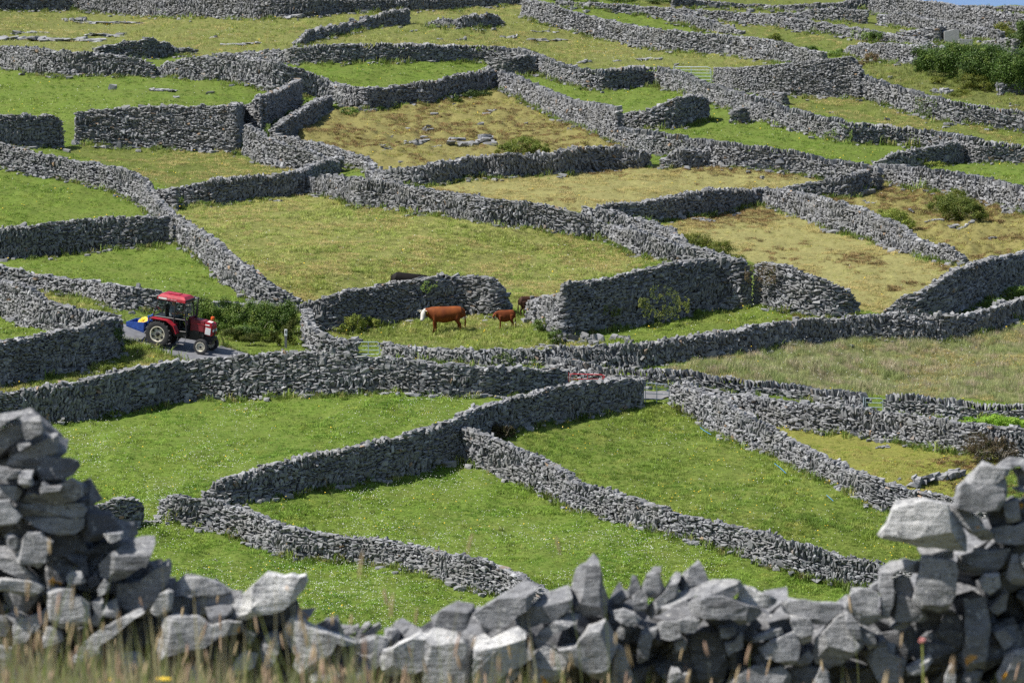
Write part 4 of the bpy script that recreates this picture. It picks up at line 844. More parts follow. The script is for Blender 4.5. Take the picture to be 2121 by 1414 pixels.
ms = N(nt, 'ShaderNodeMixShader'); fr = N(nt, 'ShaderNodeFresnel'); fr.inputs['IOR'].default_value = 1.5
L(nt, fr, 'Fac', ms, 0); L(nt, tr, 'BSDF', ms, 1); L(nt, gl, 'BSDF', ms, 2); L(nt, ms, 'Shader', out, 'Surface')
# ------------------------------------------------------------------ gates
def gate(label, x0, x1, yt0, yt1, yb0, yb1, f0, f1, mat, bars=3, ups=(.5,), r=.020, back=.25):
    """x, top and bottom of the gate at each end; f: foot py (sets the distance)"""
    D0, D1 = float(depth(x0, f0)) + back, float(depth(x1, f1)) + back
    P = lambda x, y, D: Vector(((x - CX) / F * D, D, -(y - YH) / F * D))
    A, B_, C_, D_ = P(x0, yt0, D0), P(x1, yt1, D1), P(x1, yb1, D1), P(x0, yb0, D0)
    org = (D_ + C_) / 2; e = empty('field_gate', org)
    A, B_, C_, D_ = [q - org for q in (A, B_, C_, D_)]
    mb = MB(); c = .12; dirx = (B_ - A).normalized()
    mb.tube([A, A.lerp(B_, .9), B_ + (C_ - B_) * .10, C_ + (B_ - C_) * .08, C_.lerp(D_, .06), D_, A], r, 8); mb.build('gate_frame', mat, e, smooth=True)
    for i in range(1, bars):
        t = i / bars; MB().tube([A.lerp(D_, t), B_.lerp(C_, t)], r * .75, 8).build('bar', mat, e, smooth=True)
    for u in ups: MB().tube([A.lerp(B_, u), D_.lerp(C_, u)], r * .9, 8).build('upright', mat, e, smooth=True)
    MB().tube([D_ - Vector((.09, 0, .3)), A + Vector((-.09, 0, .05))], r * 1.3, 8).build('hinge_post', mat, e, smooth=True)
    MB().box(B_.lerp(C_, .3) - dirx * .06, (.12, .03, .09)).build('latch', mat, e)
    return tag(e, label, 'gate', 'metal field gates')
gate('grey tubular gate into the cow field beside the low curved wall', 740, 786, 708, 708, 733, 734, 736, 737, M_GALV, 3)
gate('bright red tubular gate at the end of the long front wall', 1182, 1252, 774, 776, 797, 792, 803, 800, M_GRED, 2, (.5,))
gate('grey gate at the top of the flower meadow with the lane behind it', 1337, 1386, 793, 796, 836, 838, 839, 839, M_GALV, 4, (.48,))
gate('grey gate at the foot of the hay meadow, farthest right', 1793, 1829, 824, 825, 852, 853, 855, 855, M_GALV, 3, ())
gate('five barred gate high on the hill beside the neat shelter wall', 1398, 1473, 139, 139, 170, 172, 176, 178, M_GALV, 5, (.45,), .022)
# ------------------------------------------------------------------ marker post, trough, rope
g = ground(592., 722.); e = empty('marker_post', g); k = float(ppm(592, 712))
MB().box((0, 0, .18), (.13, .09, .9)).build('post', M_STEEL, e, .01); MB().box((0, -.003, .76), (.145, .10, .34)).build('marker_head', M_WHITEP, e, .01)
MB().box((.0, -.056, .80), (.06, .012, .13)).build('marker_symbol', M_CABBLK, e)
tag(e, 'short white topped marker post with a dark symbol in the herbs under the ivy hedge', 'post')
M_CONC = simple('pale_concrete', (.30, .30, .295), .9, var=.12)
g = at(1972., 88.); MB().prism([(-.62, -.3), (.55, -.3), (.55, 1.0), (.3, 1.02), (-.3, .78), (-.62, .55)], -.5, .5)
mb = MB(); mb.prism([(-.62, -.3), (.50, -.3), (.50, .92), (.1, .95), (-.3, .85), (-.62, .8)], -.5, .5); o = mb.build('concrete_block', M_CONC, None, .03); o.location = g; tag(o, 'tall pale concrete block at the end of the curved dark wall', 'block')
g = at(2000., 92.); mb = MB(); mb.box((0, 0, .12), (1.0, .6, .5)); o = mb.build('concrete_trough', M_CONC, None, .03); o.location = g; tag(o, 'low concrete trough right of the tall concrete block', 'trough')
M_ROPE = simple('blue_twine', (.03, .22, .55), .7)
e = empty('blue_twine', ground(1612., 975.)); org = e.location
for xs in ([(1604, 966), (1614, 974), (1628, 985)], [(1450, 888), (1459, 896), (1473, 904)], [(1712, 1035), (1726, 1044)]):
    MB().tube([Vector(ground(float(x), float(y))) + Vector((0, 0, .12)) - org for x, y in xs], .009, 6).build('strand', M_ROPE, e)
tag(e, 'strands of blue twine lying in the flower meadow along the sunlit wall', 'twine')
# ------------------------------------------------------------------ tractor
RB, FB = Vector(at(326., 720.)), Vector(at(414., 736.))
X = (FB - RB); wb = X.length; X.normalize()
gx_ = Vector(at(380., 728.)) - Vector(at(380., 718.)); nrm = gx_.cross(Vector(at(400., 728.)) - Vector(at(370., 728.))).normalized()
if nrm.z < 0: nrm = -nrm
Z = (nrm * .8 + Vector((0, 0, 1)) * .2); Z = (Z - X * Z.dot(X)).normalized(); Y = Z.cross(X)
SC = wb / 2.2
ORG = RB + Y * .62 * SC + Z * .055
TM = Matrix((X, Y, Z)).transposed().to_4x4(); TM.translation = ORG; TM = TM @ Matrix.Scale(SC, 4)
t = empty('tractor'); t.matrix_world = TM
tag(t, 'small red tractor with a black framed cab driving down the lane', 'tractor')
def wheel(name, x, y, r, wd, rimr, lugs, parent):
    w = MB(); s = -1 if y < 0 else 1
    w.lathe([(rimr, -wd * .42), (rimr + (r - rimr) * .5, -wd * .5), (r * .965, -wd * .43), (r, -wd * .25), (r, wd * .25), (r * .965, wd * .43), (rimr + (r - rimr) * .5, wd * .5), (rimr, wd * .42)], (x, y, r), 48, True)
    if lugs:
        for i in range(18):
            for sd in (-1, 1):
                a = 6.2832 * (i + (.5 if sd > 0 else 0)) / 18; c = Vector((x + (r + .012) * math.cos(a), y + sd * wd * .23, r + (r + .012) * math.sin(a)))
                w.box(c, (.05, wd * .5, .06), Matrix.Rotation(-a, 3, 'Y') @ Matrix.Rotation(sd * .6, 3, 'X'))
    ty = w.build(name, M_BLACK, parent, smooth=True)
    rm = MB(); q = s * wd * .5
    rm.lathe([(rimr * 1.02, -s * wd * .4), (rimr * 1.03, s * wd * .44), (rimr * .93, s * wd * .45), (rimr * .86, s * wd * .20), (rimr * .78, s * wd * .14), (rimr * .32, s * wd * .26), (rimr * .28, s * wd * .30), (.012, s * wd * .30)], (x, y, r), 48)
    rim = rm.build('rim', M_CREAM, ty, smooth=True)
    hb = MB(); hb.lathe([(rimr * .26, s * wd * .2), (rimr * .25, s * wd * .40), (rimr * .10, s * wd * .46), (.01, s * wd * .46)], (x, y, r), 20)
    for i in range(8 if lugs else 5):
        a = 6.2832 * i / (8 if lugs else 5); hb.box((x + rimr * .27 * math.cos(a), y + s * wd * .31, r + rimr * .27 * math.sin(a)), (rimr * .09, .03, rimr * .09))
    if lugs:
        for i in range(6):
            a = 6.2832 * (i + .5) / 6; hb.lathe([(.001, s * wd * .34), (.058, s * wd * .33), (.058, s * wd * .1)], (x + rimr * .74 * math.cos(a), y, r + rimr * .74 * math.sin(a)), 10)
    hb.build('hub', M_CABBLK, ty, smooth=True)
    return ty
for yy in (-.62, .62): wheel('rear_wheel', 0, yy, .625, .36, .37, True, t)
for yy in (-.58, .58): wheel('front_wheel', 2.2, yy, .36, .21, .225, False, t)
mb = MB(); mb.box((1.0, 0, .72), (1.9, .34, .42)); mb.box((0, 0, .64), (.42, .95, .34)); mb.box((2.2, 0, .42), (.16, 1.0, .10)); mb.box((2.25, 0, .62), (.6, .26, .36)); mb.box((2.58, 0, .72), (.16, .42, .16)); mb.build('chassis', M_CABBLK, t, .02)
mb = MB(); mb.prism([(1.42, .96), (1.42, 1.50), (1.6, 1.53), (2.15, 1.50), (2.15, .98)], -.27, .27); mb.build('engine_hood', M_DRED, t, .03, True)
mb = MB(); mb.box((1.72, 0, .86), (.85, .46, .28)); mb.box((1.75, -.24, .92), (.3, .1, .16)); mb.build('engine', M_CABBLK, t, .015)
mb = MB(); mb.prism([(2.152, .94), (2.152, 1.503), (2.46, 1.46), (2.54, 1.38), (2.57, .86), (2.3, .84)], -.28, .28); mb.build('nose_cowl', M_RED, t, .03, True)
for s in (-1, 1):
    mb = MB(); mb.prism([(2.20, .92), (2.22, 1.24), (2.49, 1.22), (2.48, .90)], s * .275, s * .292); mb.build('side_panel', M_PALE, t)
    mb = MB(); mb.box((2.572, s * .15, 1.12), (.03, .16, .13)); mb.build('headlight', M_PALE, t, .01)
    mb = MB(); mb.box((1.95, s * .276, 1.34), (.9, .012, .03)); mb.build('hood_trim', M_RED, t)
mb = MB(); mb.box((2.30, -.283, 1.36), (.22, .012, .05)); mb.box((2.34, -.05, 1.488), (.22, .26, .012), Matrix.Rotation(.09, 3, 'Y')); mb.build('white_badge', M_WHITEP, t)
mb = MB(); mb.box((2.582, 0, 1.0), (.03, .12, .36)); mb.build('grille', M_CABBLK, t)
mb = MB(); mb.tube([(1.50, .2, 1.45), (1.50, .2, 1.95)], .055, 10); mb.tube([(1.50, .2, 1.95), (1.52, .2, 2.5)], .035, 10); mb.build('exhaust', M_CABBLK, t, smooth=True)
mb = MB(); mb.tube([(2.28, .30, 1.2), (2.28, .30, 1.56)], .02, 6); sk_ = mb.build('indicator_stalk', M_CABBLK, t)
MB().lathe([(.02, -.08), (.085, -.06), (.085, .06), (.02, .08)], (0, 0, 0), 14).build('indicator_lamp', M_ORANGE, sk_).matrix_local = Matrix.Translation((2.28, .30, 1.60)) @ Matrix.Rotation(R(90), 4, 'X')
# fenders
for s in (-1, 1):
    y0, y1 = s * .47, s * .80
    mb = MB(); arc = [(-.52, 1.30), (-.40, 1.37), (.42, 1.37), (.80, 1.16), (.98, .82)]
    mb.prism([(x, z) for x, z in arc] + [(x * .97 - .01, z - .05) for x, z in arc[::-1]], y0, y1); fn = mb.build('fender', M_RED, t, .008)
    mb = MB(); mb.prism([(-.5, 1.27), (.40, 1.31), (.76, 1.10), (.93, .80), (.7, .72), (-.3, 1.0)], s * .46, s * .475); mb.build('fender_side', M_DRED, fn)
# cab
cb = MB(); hw = .50
def pil(a, b, r=.035):
    for s in (-1, 1): cb.tube([(a[0], s * hw, a[1]), (b[0], s * hw * .95, b[1])], r, 6)
pil((-.42, 1.38), (-.2, 2.3)); pil((.66, .85), (.66, 2.3)); pil((1.36, .9), (1.10, 2.3), .04); pil((-.42, 1.40), (1.34, 1.45), .03); pil((-.2, 2.26), (1.10, 2.26), .03); pil((.66, .86), (1.36, .9), .03)
for x, z in ((-.42, 1.40), (-.2, 2.26), (1.10, 2.26), (1.34, 1.45)): cb.tube([(x, -hw, z), (x, hw, z)], .03, 6)
cb.build('cab_frame', M_CABBLK, t)
mb = MB(); mb.prism([(-.40, 1.0), (-.40, 1.4), (.70, 1.4), (.70, .7), (.5, .7)], -.46, .46); mb.prism([(.70, .62), (.70, .84), (1.36, .88), (1.36, .62)], -.47, .47); mb.box((1.36, 0, 1.15), (.05, .9, .6)); mb.build('cab_floor', M_CABBLK, t, .01)
mb = MB()
for s in (-1, 1):
    for q in ([(-.40, 1.43), (.64, 1.45), (.64, 2.25), (-.2, 2.25)], [(.69, .9), (1.33, .94), (1.09, 2.25), (.69, 2.25)]):
        mb.bm.faces.new([mb.bm.verts.new((x, s * hw * .985, z)) for x, z in q])
mb.build('side_window', M_GLASS, t)
mb = MB(); mb.bm.faces.new([mb.bm.verts.new(v) for v in ((1.33, -.47, 1.48), (1.33, .47, 1.48), (1.10, .46, 2.24), (1.10, -.46, 2.24))]); mb.build('windscreen', M_GLASS, t)
mb = MB(); mb.bm.faces.new([mb.bm.verts.new(v) for v in ((-.41, -.47, 1.44), (-.41, .47, 1.44), (-.2, .46, 2.24), (-.2, -.46, 2.24))]); mb.build('rear_window', M_GLASS, t)
bm = bmesh.new()
def ringv(z, x0, x1, yw): return [bm.verts.new(v) for v in ((x0, -yw, z), (x1, -yw, z), (x1, yw, z), (x0, yw, z))]
r0 = ringv(2.25, -.28, 1.20, .56); r1 = ringv(2.39, -.25, 1.18, .545); r2 = ringv(2.50, -.14, 1.04, .40); r3 = ringv(2.515, -.03, .92, .28)
for a, b in ((r0, r1), (r1, r2), (r2, r3)):
    for i in range(4): bm.faces.new((a[i], a[(i + 1) % 4], b[(i + 1) % 4], b[i]))
bm.faces.new(r0[::-1]); bm.faces.new(r3)
mb = MB(); mb.bm.free(); mb.bm = bm; rf = mb.build('roof', M_RED, t, .012)
mb = MB(); mb.box((.42, -.02, 2.53), (.56, .44, .03)); mb.build('roof_hatch', M_RED, rf, .01)
mb = MB(); mb.box((1.20, 0, 2.33), (.05, .96, .11)); mb.build('roof_front_trim', M_BLACK, rf, .01)
mb = MB(); mb.box((.02, -.558, 2.325), (.42, .012, .075)); mb.build('roof_stripe', M_WHITEP, rf)
mb = MB()       # blurred pale letters along the roof edge
for i, wd in enumerate((.035, .05, .02, .045, .04, .03, .05, .035)): mb.box((.28 + i * .062, -.557, 2.327), (wd, .012, .05 if i % 3 else .065))
mb.build('roof_lettering', simple('pale_pink_letters', (.62, .30, .32), .5), rf)
mb = MB(); mb.tube([(.95, -.52, .66), (.95, -.60, .32), (1.35, -.60, .34), (1.35, -.52, .68)], .015, 6); mb.box((1.15, -.60, .32), (.40, .16, .02)); mb.build('step', M_STEEL, t)
mb = MB(); mb.box((.28, 0, 1.36), (.46, .46, .12)); mb.box((.06, 0, 1.68), (.10, .44, .56), Matrix.Rotation(-.12, 3, 'Y')); mb.build('driver_seat', M_BLACK, t, .03)
mb = MB(); mb.tube([(1.30, 0, 1.2), (1.02, 0, 1.62)], .03, 8); sw = mb.build('steering_column', M_CABBLK, t)
mb = MB(); mb.tube([(0 + .2 * math.cos(a * .2618) * 1, .2 * math.sin(a * .2618), 0) for a in range(25)], .016, 6); o = mb.build('steering_wheel', M_CABBLK, sw); o.matrix_local = Matrix.Translation((1.0, 0, 1.64)) @ Matrix.Rotation(R(-55), 4, 'Y')
mb = MB(); mb.box((1.36, .05, 1.42), (.16, .6, .34)); mb.build('dashboard', M_DRED, t, .03)
mb = MB(); mb.tube([(-.25, -.35, .55), (-.78, -.38, .72)], .03, 6); mb.tube([(-.25, .35, .55), (-.78, .38, .72)], .03, 6); mb.tube([(-.3, 0, 1.1), (-.75, 0, 1.1)], .03, 6); mb.tube([(-.3, -.36, 1.18), (-.72, -.38, .75)], .022, 6); mb.build('linkage', M_CABBLK, t)
# transport box behind
b = empty('transport_box'); b.matrix_world = TM; tag(b, 'open blue metal transport box carried behind the red tractor', 'box')
def plate(vs, th=.025):
    bm_ = MB(); f = bm_.bm.faces.new([bm_.bm.verts.new(v) for v in vs]); bm_.bm.normal_update(); r = bmesh.ops.extrude_face_region(bm_.bm, geom=[f]); vv = [v for v in r['geom'] if isinstance(v, bmesh.types.BMVert)]
    bmesh.ops.translate(bm_.bm, verts=vv, vec=-f.normal * th); return bm_
xa, xb, yw, zb, zt = -1.70, -.82, .55, .56, 1.02
plate([(xa - .05, -yw, zt - .12), (xb, -yw, zt), (xb + .02, -yw, zb - .04), (xa, -yw, zb + .12)]).build('side_plate', M_BLUE, b)
plate([(xa - .05, yw, zt - .12), (xb, yw, zt), (xb + .02, yw, zb - .04), (xa, yw, zb + .12)]).build('side_plate', M_BLUE, b)
plate([(xb, -yw, zt), (xb, yw, zt), (xb, yw, zb), (xb, -yw, zb)]).build('front_plate', M_BLUE, b)
plate([(xa - .03, -yw, zt - .12), (xa - .03, yw, zt - .12), (xa, yw, zb + .12), (xa, -yw, zb + .12)]).build('tail_plate', M_BLUE, b)
plate([(xa, -yw, zb + .14), (xb, -yw, zb), (xb, yw, zb), (xa, yw, zb + .14)]).build('floor_plate', M_BLUE, b)
mb = MB(); mb.box((xb + .05, -.22, zt + .02), (.07, .07, .55)); mb.box((xb + .05, .22, zt + .02), (.07, .07, .55)); mb.box((xb + .05, 0, zt + .22), (.07, .5, .07)); mb.build('headstock', M_BLUE, b, .01)
hc = empty('hose_coil'); hc.matrix_world = TM; tag(hc, 'coil of yellow hose lying in the blue transport box', 'hose')
for i, (cx_, cy_, tl) in enumerate(((-1.18, .10, .5), (-1.10, .0, .62), (-1.02, -.05, .55))):
    mb = MB(); mb.tube([(.21 * math.cos(a * .2618), .21 * math.sin(a * .2618), .02 * (a % 3)) for a in range(25)], .05, 8)
    o = mb.build('loop', M_YHOSE, hc, smooth=True); o.matrix_local = Matrix.Translation((cx_, cy_, zb + .36)) @ Matrix.Rotation(tl, 4, 'X') @ Matrix.Rotation(-.35, 4, 'Y')
# ------------------------------------------------------------------ bodies grown from lofts
def body(name, chains, mat, voxel, parent=None, smooth_it=3, mats=None):
    bm = bmesh.new()
    for ch in chains:
        pts = [Vector(c[:3]) for c in ch]; rings = []; n = 28; pa = None
        for i, c in enumerate(ch):
            d = (pts[min(i + 1, len(pts) - 1)] - pts[max(i - 1, 0)]).normalized()
            a = Vector((0, 1, 0)) if abs(d.y) < .9 else Vector((1, 0, 0)); a = (a - d * a.dot(d)).normalized(); bb = d.cross(a)
            ra, rb = c[3], (c[4] if len(c) > 4 else c[3])
            rings.append([bm.verts.new(pts[i] + a * ra * math.cos(6.2832 * k / n) + bb * rb * math.sin(6.2832 * k / n)) for k in range(n)])
        for i in range(len(rings) - 1):
            for k in range(n): bm.faces.new((rings[i][k], rings[i][(k + 1) % n], rings[i + 1][(k + 1) % n], rings[i + 1][k]))
        for rg, e, s in ((rings[0], 0, -1), (rings[-1], -1, 1)):
            d = (pts[1] - pts[0]).normalized() * -1 if e == 0 else (pts[-1] - pts[-2]).normalized()
            tip = bm.verts.new(pts[e] + d * ch[e][3] * .5)
            for k in range(n): bm.faces.new((rg[(k + 1) % n], rg[k], tip) if e == 0 else (rg[k], rg[(k + 1) % n], tip))
    bmesh.ops.recalc_face_normals(bm, faces=bm.faces[:])
    me = bpy.data.meshes.new(name); bm.to_mesh(me); bm.free(); me.materials.append(mat)
    o = link(name, me, parent)
    md = o.modifiers.new('unite', 'REMESH'); md.mode = 'VOXEL'; md.voxel_size = voxel; md.use_smooth_shade = True
    sm = o.modifiers.new('soften', 'SMOOTH'); sm.factor = .5; sm.iterations = smooth_it
    return o
def hide_mat(name, a, b, white=None, wx=None):
    m, nt, out = newmat(name); p = N(nt, 'ShaderNodeBsdfPrincipled'); p.inputs['Roughness'].default_value = .7
    tc = N(nt, 'ShaderNodeTexCoord'); n = noise(nt, 1.6, 4, coord='Object'); c = mix(nt, ramp(nt, n.outputs['Fac'], .3, .7), a, b); p.inputs['Specular IOR Level'].default_value = .15
    if white:
        sp = N(nt, 'ShaderNodeSeparateXYZ'); L(nt, tc, 'Object', sp, 'Vector')
        n2 = noise(nt, 9, 2, coord='Object'); ad = N(nt, 'ShaderNodeMath', operation='MULTIPLY_ADD'); nt.links.new(n2.outputs['Fac'], ad.inputs[0]); ad.inputs[1].default_value = .10; L(nt, sp, 'X', ad, 2)
        c = mix(nt, ramp(nt, ad.outputs[0], wx + .045, wx + .065), c, white)
    nt.links.new(c, p.inputs['Base Color']); L(nt, p, 'BSDF', out, 'Surface'); return m
M_HORN = simple('horn', (.42, .38, .30), .5); M_EYE = simple('dark_eye', (.01, .01, .01), .2); M_TAG = simple('yellow_ear_tag', (.75, .55, .03), .5)
def bovine(label, loc, yaw, scale, mat, head, cat='cow', horns=False, tagm=True, lean=0., slim=1., group='cattle', stretch=(1, 1)):
    e = empty('cow' if cat == 'cow' else 'calf', loc, (0, 0, yaw)); e.scale = (scale * stretch[0], scale, scale * stretch[1]); tag(e, label, cat, group)
    w = slim; hx, hy, hz, nx, ny, nz = head
    tr = [(-.90, 0, 1.06, .13, .17), (-.84, 0, 1.04, .24 * w, .29), (-.62, 0, 1.00, .28 * w, .34), (-.30, 0, .94, .31 * w, .39), (.05, 0, .90, .33 * w, .415), (.35, 0, .92, .29 * w, .40), (.58, 0, .97, .25 * w, .35), (.74, 0, 1.02, .20 * w, .28), (.88, hy * .15, 1.03, .155, .215), ((.88 + hx) / 2 + .04, hy * .45, (1.03 + hz) / 2 + .02, .125, .17), (hx, hy, hz, .10, .13)]
    hd = [(hx - .02, hy, hz + .05, .115, .11), (hx + (nx - hx) * .3, hy + (ny - hy) * .3, hz + (nz - hz) * .3 + .01, .125, .145), (hx + (nx - hx) * .65, hy + (ny - hy) * .65, hz + (nz - hz) * .65, .090, .11), (nx, ny, nz, .085, .088)]
    fl = lambda s, dx: [(.48, s * .14, .92, .14, .17), (.50 + dx * .3, s * .165, .66, .095, .11), (.52 + dx * .7, s * .165, .42, .062, .066), (.51 + dx * .8, s * .165, .36, .055), (.52 + dx, s * .165, .14, .042), (.54 + dx, s * .165, .05, .055), (.56 + dx, s * .165, .0, .06)]
    hl = lambda s, dx: [(-.60, s * .13, .98, .15, .24), (-.58 + dx * .2, s * .17, .70, .115, .17), (-.62 + dx * .5, s * .17, .54, .075, .09), (-.72 + dx * .8, s * .165, .42, .055, .065), (-.70 + dx, s * .165, .22, .042, .046), (-.68 + dx, s * .165, .07, .05), (-.65 + dx, s * .165, .0, .058)]
    dew = [(.75, 0, .80, .05, .09), (.50, 0, .62, .06, .06)]; bel = [(-.35, 0, .70, .2 * w, .12), (.3, 0, .66, .2 * w, .12)]
    tail = [(-.84, 0, 1.22, .05), (-.98, 0, 1.10, .04), (-.99, .01, .75, .034), (-1.0, .02, .5, .055), (-.98, .02, .22, .03)]
    he = Vector((hx, hy, hz)); dv = Vector((nx - hx, ny - hy, nz - hz)).normalized(); sd = dv.cross(Vector((0, 0, 1))).normalized(); upv = sd.cross(dv).normalized()
    ears = []
    for s in (-1, 1):
        p0 = he + sd * s * .09 + upv * .05; p1 = p0 + sd * s * .10 - Vector((0, 0, .02)); p2 = p0 + sd * s * .19 - Vector((0, 0, .05))
        ears.append([(*p0, .035), (*p1, .05, .028), (*p2, .018)])
    body('body', [tr, hd, fl(1, .04), fl(-1, -.06), hl(1, -.05), hl(-1, .06), dew, bel, tail] + ears, mat, .022, e, 9)
    for s in (-1, 1):
        q = he + dv * .13 + sd * s * .092 + upv * .055; mb = MB(); bmesh.ops.create_uvsphere(mb.bm, u_segments=10, v_segments=8, radius=.02, matrix=Matrix.Translation(q)); mb.build('eye', M_EYE, e, smooth=True)
        q = Vector((nx, ny, nz)) + sd * s * .035 + dv * .045; mb = MB(); bmesh.ops.create_uvsphere(mb.bm, u_segments=8, v_segments=6, radius=.016, matrix=Matrix.Translation(q)); mb.build('nostril', M_EYE, e, smooth=True)
        if horns:
            p0 = he + sd * s * .07 + upv * .11; MB().tube([p0, p0 + sd * s * .09 + upv * .03, p0 + sd * s * .17 + upv * .06 + dv * .04, p0 + sd * s * .22 + upv * .10 + dv * .06], [.026, .022, .016, .006], 8).build('horn', M_HORN, e, smooth=True)
        if tagm: MB().box(he + sd * s * .18 + upv * .0 + dv * .04 - Vector((0, 0, .03)), (.035, .05, .06)).build('ear_tag', M_TAG, e)
    return e
CHEST = (.40, .085, .018)
bovine('chestnut cow with a white face and horns standing side on by the wall', ground(922., 690.) - [0, 0, .04], R(180), 1.06, hide_mat('chestnut_hide', (.095, .022, .006), (.235, .066, .014), (.50, .47, .42), .98), (1.04, .10, 1.06, 1.15, .30, .62), horns=True, stretch=(.97, .95))
bovine('small reddish calf standing near the gap behind the white faced cow', ground(1047., 680.) - [0, 0, .02], R(186), .62, hide_mat('red_brown_hide', (.10, .024, .008), (.19, .050, .013)), (1.04, .08, 1.02, 1.26, .16, .84), 'calf', slim=.78, stretch=(.84, 1.2))
bc_ = bovine('black cow mostly hidden behind the wall, only its back showing', ground(848., 622.) - [0, 0, .02], R(8), 1.08, hide_mat('black_hide', (.006, .005, .005), (.012, .009, .008)), (1.05, 0, .62, 1.2, .05, .25), tagm=False)
bc_.rotation_euler[1] = .09
bovine('dark brown calf walking off behind the tall ledge wall, rump showing', ground(1103., 656.) - [0, 0, .02], R(22), .80, hide_mat('dark_brown_hide', (.03, .014, .009), (.055, .024, .014)), (1.04, 0, .7, 1.2, .04, .35), 'calf', slim=.8, tagm=False)
# ------------------------------------------------------------------ the driver
pr = empty('person'); pr.matrix_world = TM @ Matrix.Translation((.30, 0, 1.40)); tag(pr, 'grey haired driver in a dark jumper seated in the tractor cab', 'person')
ch = [[(-.02, 0, .02, .17, .12), (.0, 0, .16, .165, .115), (.02, 0, .34, .19, .12), (.02, 0, .47, .18, .10), (.03, 0, .53, .09, .075)], [(.03, 0, .50, .055), (.06, 0, .60, .052)],
      [(.05, 0, .60, .06, .075), (.06, 0, .66, .072, .095), (.06, 0, .74, .078, .10), (.05, 0, .80, .06, .075)], [(.13, 0, .70, .02), (.175, 0, .685, .016)]]
def limbs(s):
    out_ = [[(.02, s * .19, .45, .06), (.10, s * .24, .27, .05), (.16, s * .25, .20, .045), (.36, s * .20, .22, .038), (.46, s * .17, .26, .032)], [(.46, s * .17, .26, .03, .022), (.56, s * .16, .30, .042, .02)],
            [(.0, s * .09, .03, .10), (.25, s * .12, .06, .09), (.44, s * .13, .04, .075), (.50, s * .13, -.10, .06), (.54, s * .13, -.36, .045), (.52, s * .13, -.42, .045)], [(.50, s * .13, -.46, .045, .04), (.68, s * .14, -.48, .04, .03)],
            [(.06, s * .078, .70, .02, .03), (.055, s * .09, .71, .014, .03)]]
    for k, (dy, ln) in enumerate(((-.03, .055), (-.011, .065), (.009, .06), (.028, .045))):
        p = Vector((.55, s * .16 + dy, .30)); out_.append([(*p, .010), (p.x + ln * .6, p.y, p.z + .012, .009), (p.x + ln, p.y, p.z - .018, .008), (p.x + ln * .75, p.y, p.z - .045, .007)])
    out_.append([(.50, s * .135, .29, .012), (.535, s * .118, .315, .010), (.57, s * .122, .318, .008)])
    return out_
def person_mat():
    m, nt, out = newmat('driver_clothes_and_skin'); p = N(nt, 'ShaderNodeBsdfPrincipled'); p.inputs['Roughness'].default_value = .8
    tc = N(nt, 'ShaderNodeTexCoord'); sp = N(nt, 'ShaderNodeSeparateXYZ'); L(nt, tc, 'Object', sp, 'Vector')
    c = mix(nt, ramp(nt, sp.outputs[2], .10, .11), (.04, .045, .06), (.30, .32, .36)); c = mix(nt, ramp(nt, sp.outputs[2], .545, .55), c, (.50, .28, .20))
    a = N(nt, 'ShaderNodeMath', operation='MULTIPLY'); nt.links.new(ramp(nt, sp.outputs[0], .14, .15), a.inputs[0]); nt.links.new(ramp(nt, sp.outputs[2], .165, .17), a.inputs[1]); c = mix(nt, a.outputs[0], c, (.50, .28, .20))
    nt.links.new(c, p.inputs['Base Color']); L(nt, p, 'BSDF', out, 'Surface'); return m
body('body', ch + limbs(1) + limbs(-1), person_mat(), .009, pr, 2)
mb = MB(); bmesh.ops.create_uvsphere(mb.bm, u_segments=16, v_segments=10, radius=1, matrix=Matrix.Translation((.045, 0, .765)) @ Matrix.Diagonal((.098, .086, .075, 1))); mb.build('hair', M_HAIR, pr, smooth=True)
for s in (-1, 1):
    mb = MB(); bmesh.ops.create_uvsphere(mb.bm, u_segments=8, v_segments=6, radius=.012, matrix=Matrix.Translation((.148, s * .032, .715))); mb.build('eye', M_EYE, pr)
mb = MB(); mb.box((.152, 0, .645), (.01, .05, .012)); mb.build('mouth', simple('lips', (.36, .14, .12), .6), pr)
# ------------------------------------------------------------------ the near wall: big weathered stones, each its own piece
NEARD = 27.0
TILES = {'A': (0, 834, 7.07), 'B': (0, 1014, 7.07), 'C': (0, 1214, 7.07), 'D': (200, 1064, 7.07), 'E': (290, 1170, 5.795), 'F': (600, 1214, 7.07), 'G': (880, 1130, 4.979),
         'H': (1220, 1130, 4.979), 'I': (1560, 1130, 4.979), 'J': (1780, 930, 6.22), 'K': (1780, 1130, 4.979)}
